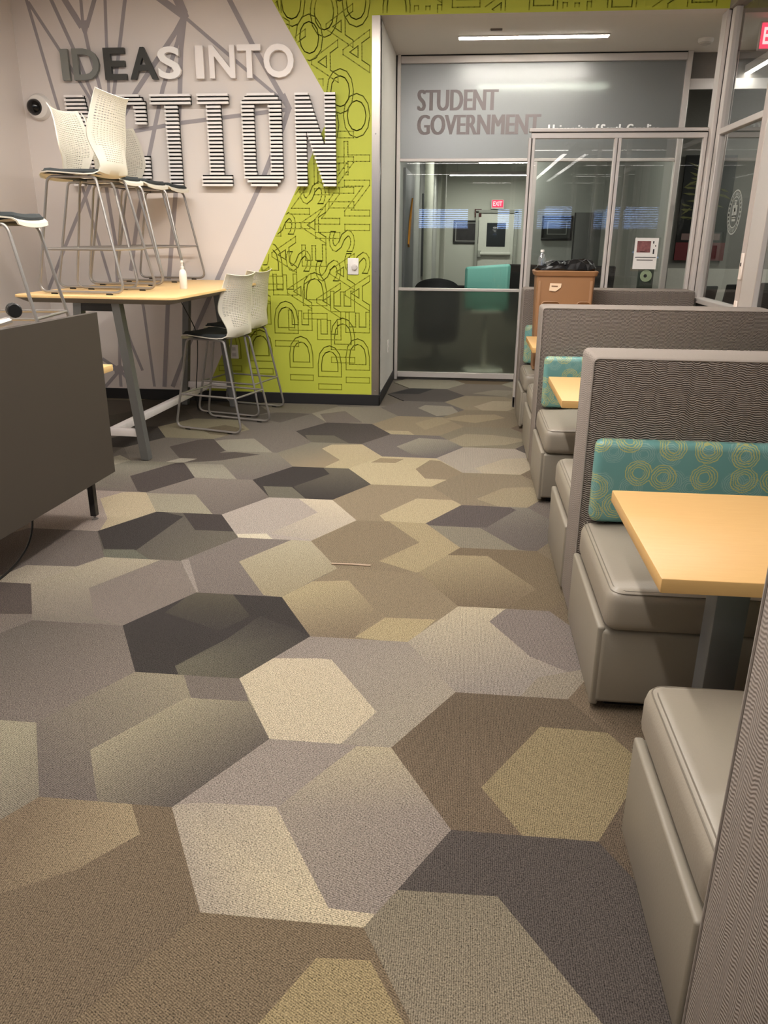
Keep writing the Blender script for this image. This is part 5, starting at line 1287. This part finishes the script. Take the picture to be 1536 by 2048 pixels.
r2 = random.Random(4)
bm = bmesh.new()
nA, nB = 40, 7
rings = []
for j in range(nB):
    f = j / (nB - 1)
    ring = []
    for k in range(nA):
        a = 2 * PI * k / nA
        c, s = math.cos(a), math.sin(a)
        sup = 1 / max(abs(c) ** 4 + abs(s) ** 4, 1e-6) ** 0.25
        rr = (1.03, 1.10, 0.98, 0.75, 0.5, 0.25, 0.02)[j]
        z = (-0.01, 0.012, 0.03, 0.045, 0.06, 0.05, 0.045)[j] + r2.uniform(-0.012, 0.02) * (0.3 + f)
        if j in (2, 3) and c > 0.1:
            z += 0.018 + r2.uniform(0, 0.018)
        ring.append(bm.verts.new((0.222 * rr * c * sup * 0.98, 0.124 * rr * s * sup, 0.775 + z)))
    rings.append(ring)
for A, Bb in zip(rings, rings[1:]):
    for k in range(nA):
        bm.faces.new((A[k], A[(k + 1) % nA], Bb[(k + 1) % nA], Bb[k]))
bm.faces.new(rings[-1])
o = obj('bin_bag', bm, BAGM, None); o.location = (0.765, 6.60, 0.472)
tag(o, 'crumpled black bag filling the mouth of the brown bin', 'bag')
bm = bmesh.new(); lathe(bm, [(0.028, 0.0), (0.032, 0.01), (0.032, 0.06), (0.030, 0.075), (0.032, 0.09), (0.02, 0.125), (0.012, 0.14), (0.012, 0.146)], 18)
o = obj('water_bottle', bm, frost_mat('bottle_plastic', (190, 196, 200), (235, 240, 242), 0.25, rough=0.05, gloss=0.2, grough=0.08), None, True); o.location = (0.575, 6.56, 1.24)
tag(o, 'clear plastic water bottle on top of the brown bin', 'bottle')
bm = bmesh.new(); lathe(bm, [(0.0145, 0.144), (0.0145, 0.16), (0.012, 0.162)], 14); obj('cap', bm, WHITEP, o, True)

# ------------------------------------------------------------------ notice on the partition glass
t = thing('notice', 'white printed notice in a clear holder on the glass partition', 'notice', (1.51, PY - 0.004, 1.365))
box_part('acrylic_holder', (-0.115, 0.118, -0.004, 0.0, -0.145, 0.135), glass_mat('acrylic', (0.95, 0.96, 0.96)), t)
box_part('paper', (-0.098, 0.098, -0.007, -0.0045, -0.125, 0.13), PAPER, t, 0.0)
bm = bmesh.new(); rbox(bm, -0.078, 0.035, -0.0085, -0.0072, 0.012, 0.105); obj('printed_photo', bm, pm('photo_print', (134, 84, 84), 0.6, amt=0.75, scale=45), t)
bm = bmesh.new()
for x0, x1, z0, z1 in ((-0.085, 0.088, -0.032, -0.026), (-0.07, 0.066, -0.053, -0.047), (0.052, 0.062, 0.085, 0.105), (0.072, 0.08, 0.06, 0.072), (0.058, 0.07, 0.0, 0.04), (-0.05, -0.01, 0.015, 0.02)):
    rbox(bm, x0, x1, -0.0085, -0.0072, z0, z1)
obj('printed_lines', bm, INK, t)

# ------------------------------------------------------------------ hall beyond
t = thing('exit_sign', 'red exit sign hanging in the hall at the upper right edge', 'sign', (2.39, 7.42, 3.03))
box_part('box', (-0.145, 0.145, 0.0, 0.03, -0.105, 0.105), pm('exit_white', (226, 214, 210), 0.4), t)
box_part('face', (-0.135, 0.135, -0.003, 0.0, -0.09, 0.09), em('exit_red', (1.0, 0.05, 0.10), 1.6), t, 0.0)
obj('lettering', fit_text('EXIT', -0.115, 0.115, -0.06, 0.06, -0.0045, -0.003, offset=0.02), em('exit_letters', (1.0, 0.5, 0.5), 1.6), t)
bm = bmesh.new(); tube(bm, [(0, 0.015, 0.10), (0, 0.015, ZS - 3.03)], 0.008, 8); obj('stem', bm, WHITEP, t)
t = thing('poster', 'tall dark leaf poster with red base on the hall end wall', 'poster', (2.95, 10.98, 1.22))
box_part('board', (-0.30, 0.32, -0.03, 0, 0, 1.25), pm('poster_black', (26, 28, 26), 0.5), t)
box_part('red_base', (-0.298, 0.318, -0.033, -0.03, 0.002, 0.22), pm('poster_red', (104, 34, 38), 0.5), t, 0)
bm = bmesh.new(); r3 = random.Random(8)
for k in range(26):
    x, z, a, l = r3.uniform(-0.26, 0.26), r3.uniform(0.42, 1.15), r3.uniform(-0.5, 0.7), r3.uniform(0.06, 0.16)
    c, s = math.cos(a), math.sin(a)
    q = [(-l, 0), (0, -0.014), (l, 0), (0, 0.014)]
    prism(bm, [(max(-0.29, min(0.31, x + u * c - v * s)), z + u * s + v * c) for u, v in q], -0.034 - k * 0.0001, -0.031, 'XZ')
obj('printed_leaves', bm, pm('poster_leaf', (104, 104, 58), 0.6, amt=0.35, scale=14), t)
box_part('caption', (-0.24, -0.02, -0.035, -0.032, 0.25, 0.33), pm('poster_caption', (120, 96, 92), 0.6), t, 0)
box_part('caption', (0.04, 0.24, -0.035, -0.032, 0.25, 0.33), pm('poster_caption', (120, 96, 92), 0.6), t, 0)


def side_chair(x, y, rz, label, group=None, col=BLACKP):
    t = thing('side_chair', label, 'chair', (x, y, 0), rz, group)
    bm = bmesh.new(); rbox(bm, -0.22, 0.22, -0.22, 0.22, 0.43, 0.475, 0.02, 3); obj('seat', bm, PAD, t, True)
    bm = bmesh.new(); rbox(bm, -0.21, 0.21, 0.0, 0.03, 0, 0.42, 0.013, 2, Matrix.Translation((0, 0.21, 0.60)) @ Matrix.Rotation(-0.2, 4, 'X'))
    obj('backrest', bm, col, t, True)
    for sx in (-1, 1):
        bm = bmesh.new(); tube(bm, round_path([(sx * 0.2, -0.24, 0.0), (sx * 0.2, -0.19, 0.45), (sx * 0.2, 0.19, 0.45), (sx * 0.2, 0.27, 0.85)], 0.03, False, 4), 0.011, 8); obj('side_frame', bm, CHROME, t, True)
        bm = bmesh.new(); tube(bm, [(sx * 0.2, 0.16, 0.45), (sx * 0.2, 0.25, 0.0)], 0.011, 8); obj('leg', bm, CHROME, t, True)
    return t


sc = side_chair(2.40, 9.3, math.radians(200), 'black hall chair beyond the partition, leftmost of three beside the mullion', 'black chairs in the hall')
dup(sc, (2.98, 9.75, 0), math.radians(200), 'black hall chair beyond the partition, middle one of three')
dup(sc, (3.5, 10.2, 0), math.radians(200), 'black hall chair beyond the partition, rightmost of three by the corner post')

# ------------------------------------------------------------------ office beyond the lettered window
t = thing('swivel_lounge_chair', 'teal high-backed pedestal chair just behind the lettered window', 'chair', (0.215, 9.14, 0))
bm = bmesh.new()
BB = [(-0.265, 0.10), (-0.225, 0.05), (0.235, 0.0), (0.275, 0.04), (0.275, 0.10), (0.23, 0.14), (-0.22, 0.16)]
tb = bmesh.new()
rbox(tb, -0.253, 0.253, -0.06, 0.06, 0.70, 1.19, 0.03, 3)
for v in tb.verts:
    v.co.z += 0.02 * v.co.x / 0.26 * (1 if v.co.z > 0.9 else -0.3)
    v.co.y += 0.10 * (v.co.x / 0.27) ** 2
tb.to_mesh(me := bpy.data.meshes.new('tmp')); tb.free(); bm.from_mesh(me); bpy.data.meshes.remove(me)
obj('backrest', bm, TEAL, t, True)
bm = bmesh.new(); rbox(bm, -0.22, 0.22, 0.06, 0.46, 0.70, 0.80, 0.04, 3); obj('seat', bm, TEAL, t, True)
box_part('seat_plate', (-0.17, 0.17, -0.03, 0.34, 0.665, 0.70), pm('white_metal', (226, 220, 214), 0.35, 0.4), t)
bm = bmesh.new(); lathe(bm, [(0.24, 0), (0.24, 0.012), (0.04, 0.025), (0.032, 0.03), (0.032, 0.67)], 24, 0.0, 0.15); obj('pedestal', bm, RAILM, t, True)
t = thing('tub_chair', 'round black tub chair behind the frosted lower pane', 'chair', (-0.36, 9.55, 0))
bm = bmesh.new()
nb = 24
for r_, z0, z1 in ((0.25, 0.42, 1.04),):
    out, inn = [], []
    for k in range(nb + 1):
        a = math.radians(-200 + 220 * k / nb)
        out.append((0.27 * math.cos(a), 0.27 * math.sin(a))); inn.append((0.22 * math.cos(a), 0.22 * math.sin(a)))
    V = {}
    for k in range(nb + 1):
        hz = z1 - 0.24 * ((k / nb - 0.5) * 2) ** 2
        for nme, (x, y), z in (('ob', out[k], z0), ('ot', out[k], hz), ('it', inn[k], hz), ('ib', inn[k], z0)):
            V[nme, k] = bm.verts.new((x, y, z))
    for k in range(nb):
        for a, b in (('ob', 'ot'), ('ot', 'it'), ('it', 'ib'), ('ib', 'ob')):
            bm.faces.new((V[a, k], V[a, k + 1], V[b, k + 1], V[b, k]))
    for k in (0, nb):
        bm.faces.new([V[n_, k] for n_ in ('ob', 'ot', 'it', 'ib')])
obj('backrest', bm, pm('black_upholstery', (26, 26, 27), 0.7, amt=0.1), t, True)
bm = bmesh.new(); lathe(bm, [(0.20, 0.30), (0.255, 0.34), (0.262, 0.44), (0.22, 0.47)], 24); obj('seat', bm, pm('black_upholstery', (26, 26, 27), 0.7), t, True)
bm = bmesh.new(); lathe(bm, [(0.025, 0.10), (0.025, 0.31)], 12); obj('column', bm, BLACKP, t, True)
for k in range(5):
    a = 2 * PI * k / 5 + 0.3
    bm = bmesh.new(); tube(bm, [(0.02 * math.cos(a), 0.02 * math.sin(a), 0.11), (0.26 * math.cos(a), 0.26 * math.sin(a), 0.06), (0.27 * math.cos(a), 0.27 * math.sin(a), 0.012)], 0.012, 6); obj('star_leg', bm, BLACKP, t, True)


def task_chair(x, y, rz, label, group=None):
    t = thing('task_chair', label, 'chair', (x, y, 0), rz, group)
    bm = bmesh.new(); rbox(bm, -0.24, 0.24, -0.24, 0.24, 0.46, 0.54, 0.03, 3); obj('seat', bm, PAD, t, True)
    bm = bmesh.new(); rbox(bm, -0.23, 0.23, 0.0, 0.05, 0, 0.56, 0.02, 3, Matrix.Translation((0, 0.23, 0.62)) @ Matrix.Rotation(-0.12, 4, 'X')); obj('backrest', bm, pm('black_upholstery', (26, 26, 27), 0.7), t, True)
    bm = bmesh.new(); tube(bm, [(0, 0.1, 0.45), (0, 0.3, 0.5), (0, 0.29, 0.75)], 0.018, 8); obj('back_bar', bm, BLACKP, t, True)
    bm = bmesh.new(); lathe(bm, [(0.028, 0.1), (0.028, 0.46)], 12); obj('column', bm, CHROME, t, True)
    for s in (-1, 1):
        bm = bmesh.new(); tube(bm, round_path([(s * 0.2, 0.0, 0.48), (s * 0.29, 0, 0.5), (s * 0.29, 0, 0.70)], 0.03, False, 3), 0.014, 8); rbox(bm, s * 0.29 - 0.035, s * 0.29 + 0.035, -0.12, 0.12, 0.70, 0.73, 0.01, 2); obj('armrest', bm, BLACKP, t, True)
    for k in range(5):
        a = 2 * PI * k / 5
        bm = bmesh.new(); tube(bm, [(0.02 * math.cos(a), 0.02 * math.sin(a), 0.13), (0.29 * math.cos(a), 0.29 * math.sin(a), 0.07), (0.3 * math.cos(a), 0.3 * math.sin(a), 0.02)], 0.015, 6); obj('star_leg', bm, BLACKP, t, True)
    return t


tk = task_chair(0.80, 10.5, math.radians(150), 'black task chair in the office, just left of the glass partition edge', 'black task chairs in the office')
dup(tk, (1.48, 10.3, 0), math.radians(190), 'black task chair in the office, seen behind the bag on the bin')
dup(tk, (1.55, 12.3, 0), math.radians(170), 'black task chair in the office, right of the bin behind the partition')
t = thing('office_table', 'pale office table between the black task chairs', 'table', (1.3, 11.35, 0))
box_part('tabletop', (-0.5, 0.55, -0.3, 0.3, 0.70, 0.735), MAPLEB, t)
for x in (-0.45, 0.5):
    for y in (-0.25, 0.25):
        box_part('leg', (x - 0.02, x + 0.02, y - 0.02, y + 0.02, 0, 0.70), LEGM, t)


def framed(x, y, z, w, h, label, inner, mat_w=0.05, fr=None, name='framed_picture'):
    t = thing(name, label, 'picture', (x, y, z))
    f = 0.035
    fm = fr or pm('black_frame', (30, 29, 28), 0.4)
    for nm, d in (('top', (-w / 2, w / 2, h / 2 - f, h / 2)), ('bottom', (-w / 2, w / 2, -h / 2, -h / 2 + f)), ('l', (-w / 2, -w / 2 + f, -h / 2 + f, h / 2 - f)), ('r', (w / 2 - f, w / 2, -h / 2 + f, h / 2 - f))):
        box_part('frame_bar', (d[0], d[1], -0.03, 0, d[2], d[3]), fm, t)
    box_part('mount', (-w / 2 + f, w / 2 - f, -0.014, 0, -h / 2 + f, h / 2 - f), pm('picture_mount', (62, 64, 60), 0.5), t, 0)
    mw = mat_w
    box_part('fillet', (-w / 2 + f + mw, w / 2 - f - mw, -0.016, -0.013, -h / 2 + f + mw, h / 2 - f - mw), pm('picture_fillet', (176, 178, 170), 0.5), t, 0)
    box_part('print', (-w / 2 + f + mw + 0.012, w / 2 - f - mw - 0.012, -0.018, -0.0155, -h / 2 + f + mw + 0.012, h / 2 - f - mw - 0.012), inner, t, 0)
    return t


framed(1.335, 13.0, 1.625, 0.47, 0.36, 'dark framed picture with pale fillet on the office partition', pm('print_grey', (78, 80, 76), 0.5, amt=0.3, scale=20))
framed(-0.095, 20.0, 1.59, 0.62, 0.53, 'black framed picture beside the office exit door', pm('print_dark', (44, 42, 42), 0.4, amt=0.7, scale=9), 0.02)
t = thing('dark_board', 'tall dark grey board on the office partition right of the picture', 'board', (1.80, 12.99, 1.05))
box_part('panel', (-0.21, 0.20, -0.03, 0, -0.95, 0.80), OFFG, t)
box_part('edge_strip', (-0.215, -0.205, -0.034, 0, -0.95, 0.80), pm('board_edge', (60, 60, 58), 0.5), t)
dr = struct_empty('door_1', (0.62, 20.0, 0))
DW = pm('door_pale_paint', (196, 198, 186), 0.6)
box_part('leaf', (-0.42, 0.42, -0.045, -0.01, 0.01, 2.0), DW, dr)
for d in ((-0.50, -0.43, 0, 2.06), (0.43, 0.50, 0, 2.06), (-0.50, 0.50, 2.02, 2.09)):
    box_part('door_frame', (d[0], d[1], -0.07, 0, d[2], d[3]), pm('door_frame_paint', (150, 152, 142), 0.6), dr)
box_part('vision_pane', (-0.225, 0.225, -0.05, -0.044, 1.26, 1.80), pm('dark_vision_glass', (48, 52, 54), 0.1), dr)
bm = bmesh.new(); tube(bm, [(-0.36, -0.09, 1.10), (0.36, -0.09, 1.10)], 0.045, 10); obj('push_bar', bm, DW, dr, True)
box_part('bar_end', (-0.42, -0.34, -0.11, -0.04, 1.02, 1.17), pm('door_frame_paint', (150, 152, 142), 0.6), dr)
t = thing('exit_sign', 'small red exit sign over the far office door', 'sign', (0.62, 19.9, 2.22))
box_part('box', (-0.15, 0.15, 0.0, 0.05, -0.11, 0.09), pm('exit_white', (226, 214, 210), 0.4), t)
box_part('face', (-0.13, 0.13, -0.006, 0.0, -0.075, 0.085), em('exit_red', (1.0, 0.05, 0.10), 1.6), t, 0)
obj('lettering', fit_text('EXIT', -0.105, 0.105, -0.045, 0.055, -0.009, -0.006, offset=0.02), em('exit_letters', (1.0, 0.5, 0.5), 1.6), t)
box_part('mount_stem', (-0.02, 0.02, 0.04, 0.1, -0.05, 0.05), WHITEP, t)
t = thing('fire_alarm', 'small dark red alarm unit between the picture and the office door', 'alarm', (0.17, 20.0, 2.02))
box_part('body', (-0.08, 0.08, -0.05, 0, -0.09, 0.09), pm('alarm_red', (70, 26, 22), 0.5), t)
box_part('strobe', (-0.06, 0.07, -0.055, -0.045, -0.01, 0.03), pm('alarm_strobe', (190, 160, 140), 0.4), t)
# left wall of the office
for y, z, ly, hz, rgb, lab in ((10.6, 1.45, 0.75, 1.6, (108, 110, 112), 'grey notice board on the office left wall, nearest the window'), (14.6, 1.5, 0.9, 1.3, (66, 68, 68), 'dark board on the office left wall between the two columns'), (16.3, 1.3, 0.3, 0.6, (206, 206, 200), 'pale wall unit with dark slot on the office left wall')):
    t = thing('wall_board', lab, 'board', (XA - 0.02, y, z))
    box_part('panel', (0, 0.03, -ly, ly, -hz / 2, hz / 2), pm('board_%d' % rgb[0], rgb, 0.5), t)
    box_part('slot' if ly < 0.5 else 'tray', (0.03, 0.05, -ly * 0.4, ly * 0.4, -hz * 0.3, hz * 0.1) if ly < 0.5 else (0.03, 0.06, -ly * 0.9, ly * 0.9, -hz / 2, -hz / 2 + 0.03), BLACKP if ly < 0.5 else ALU, t)
t = thing('pennant', 'orange pennant hung slantwise on the grey office board', 'pennant', (XA + 0.025, 10.55, 1.62))
bm = bmesh.new(); prism(bm, [(-0.30, -0.22), (-0.22, -0.26), (0.02, 0.0), (0.30, 0.34), (-0.10, 0.06)], -0.012, 0.006, 'YZ'); obj('cloth', bm, pm('pennant_orange', (206, 140, 40), 0.7, amt=0.15, scale=10), t)
bm = bmesh.new(); tube(bm, [(0, -0.30, -0.24), (0, -0.05, 0.08)], 0.01, 6); obj('stick', bm, pm('pennant_stick', (140, 96, 50), 0.6), t)
t = thing('round_sign', 'dark green panel with a pale round emblem behind the partition glass', 'sign', (1.92, 9.05, 0))
box_part('panel', (-0.085, 0.10, 0, 0.02, 0.85, 1.20), pm('dark_green_panel', (40, 52, 42), 0.5), t)
box_part('post', (-0.02, 0.02, 0.0, 0.02, 0.0, 0.85), BLACKP, t)
box_part('foot', (-0.12, 0.12, -0.1, 0.12, 0.0, 0.015), BLACKP, t)
bm = bmesh.new(); lathe(bm, [(0.062, 0), (0.062, 0.004)], 24); bmesh.ops.transform(bm, matrix=Matrix.Translation((0.0, 0.0, 1.105)) @ R90, verts=bm.verts[:]); obj('emblem', bm, pm('emblem_pale', (196, 206, 170), 0.6), t)
bm = bmesh.new(); lathe(bm, [(0.018, 0.003), (0.018, 0.006)], 16); bmesh.ops.transform(bm, matrix=Matrix.Translation((-0.008, 0.0, 1.105)) @ R90, verts=bm.verts[:]); obj('emblem_dot', bm, INK, t)

# rear windows of this room with blinds (seen mirrored in the panes)
for k, (x0, x1, z0, z1) in enumerate(((-1.75, -0.1, 1.75, 2.35), (0.9, 1.7, 1.75, 2.35))):
    w = struct_empty('window_%d' % (k + 3))
    frame_bar('frame', (x0 - 0.05, x1 + 0.05, YB, YB + 0.03, z1, z1 + 0.05), w); frame_bar('frame', (x0 - 0.05, x1 + 0.05, YB, YB + 0.03, z0 - 0.05, z0), w)
    frame_bar('frame', (x0 - 0.05, x0, YB, YB + 0.03, z0, z1), w); frame_bar('frame', (x1, x1 + 0.05, YB, YB + 0.03, z0, z1), w)
    bm = bmesh.new(); rbox(bm, x0, x1, YB + 0.002, YB + 0.01, z0, z1); obj('daylight_pane', bm, em('dusk_daylight', (0.36, 0.55, 1.0), 9.0), w)
    n = 9
    for i in range(n):
        z = z0 + (z1 - z0) * (i + 0.5) / n
        box_part('blind_slat', (x0, x1, YB + 0.012, YB + 0.05, z - 0.014, z + 0.012), WHITEP, w, 0)
# thin tube added for a pale stripe in the carpet pattern
bm = bmesh.new(); tube(bm, [(-0.60, 3.40, 0.004), (-0.5, 3.405, 0.004), (-0.41, 3.40, 0.004)], 0.005, 5)
tag(obj('carpet_stripe', bm, pm('tan_strip', (196, 172, 148), 0.8), None), 'thin pale stripe of the carpet pattern in mid-aisle, added as a strand', 'stripe')
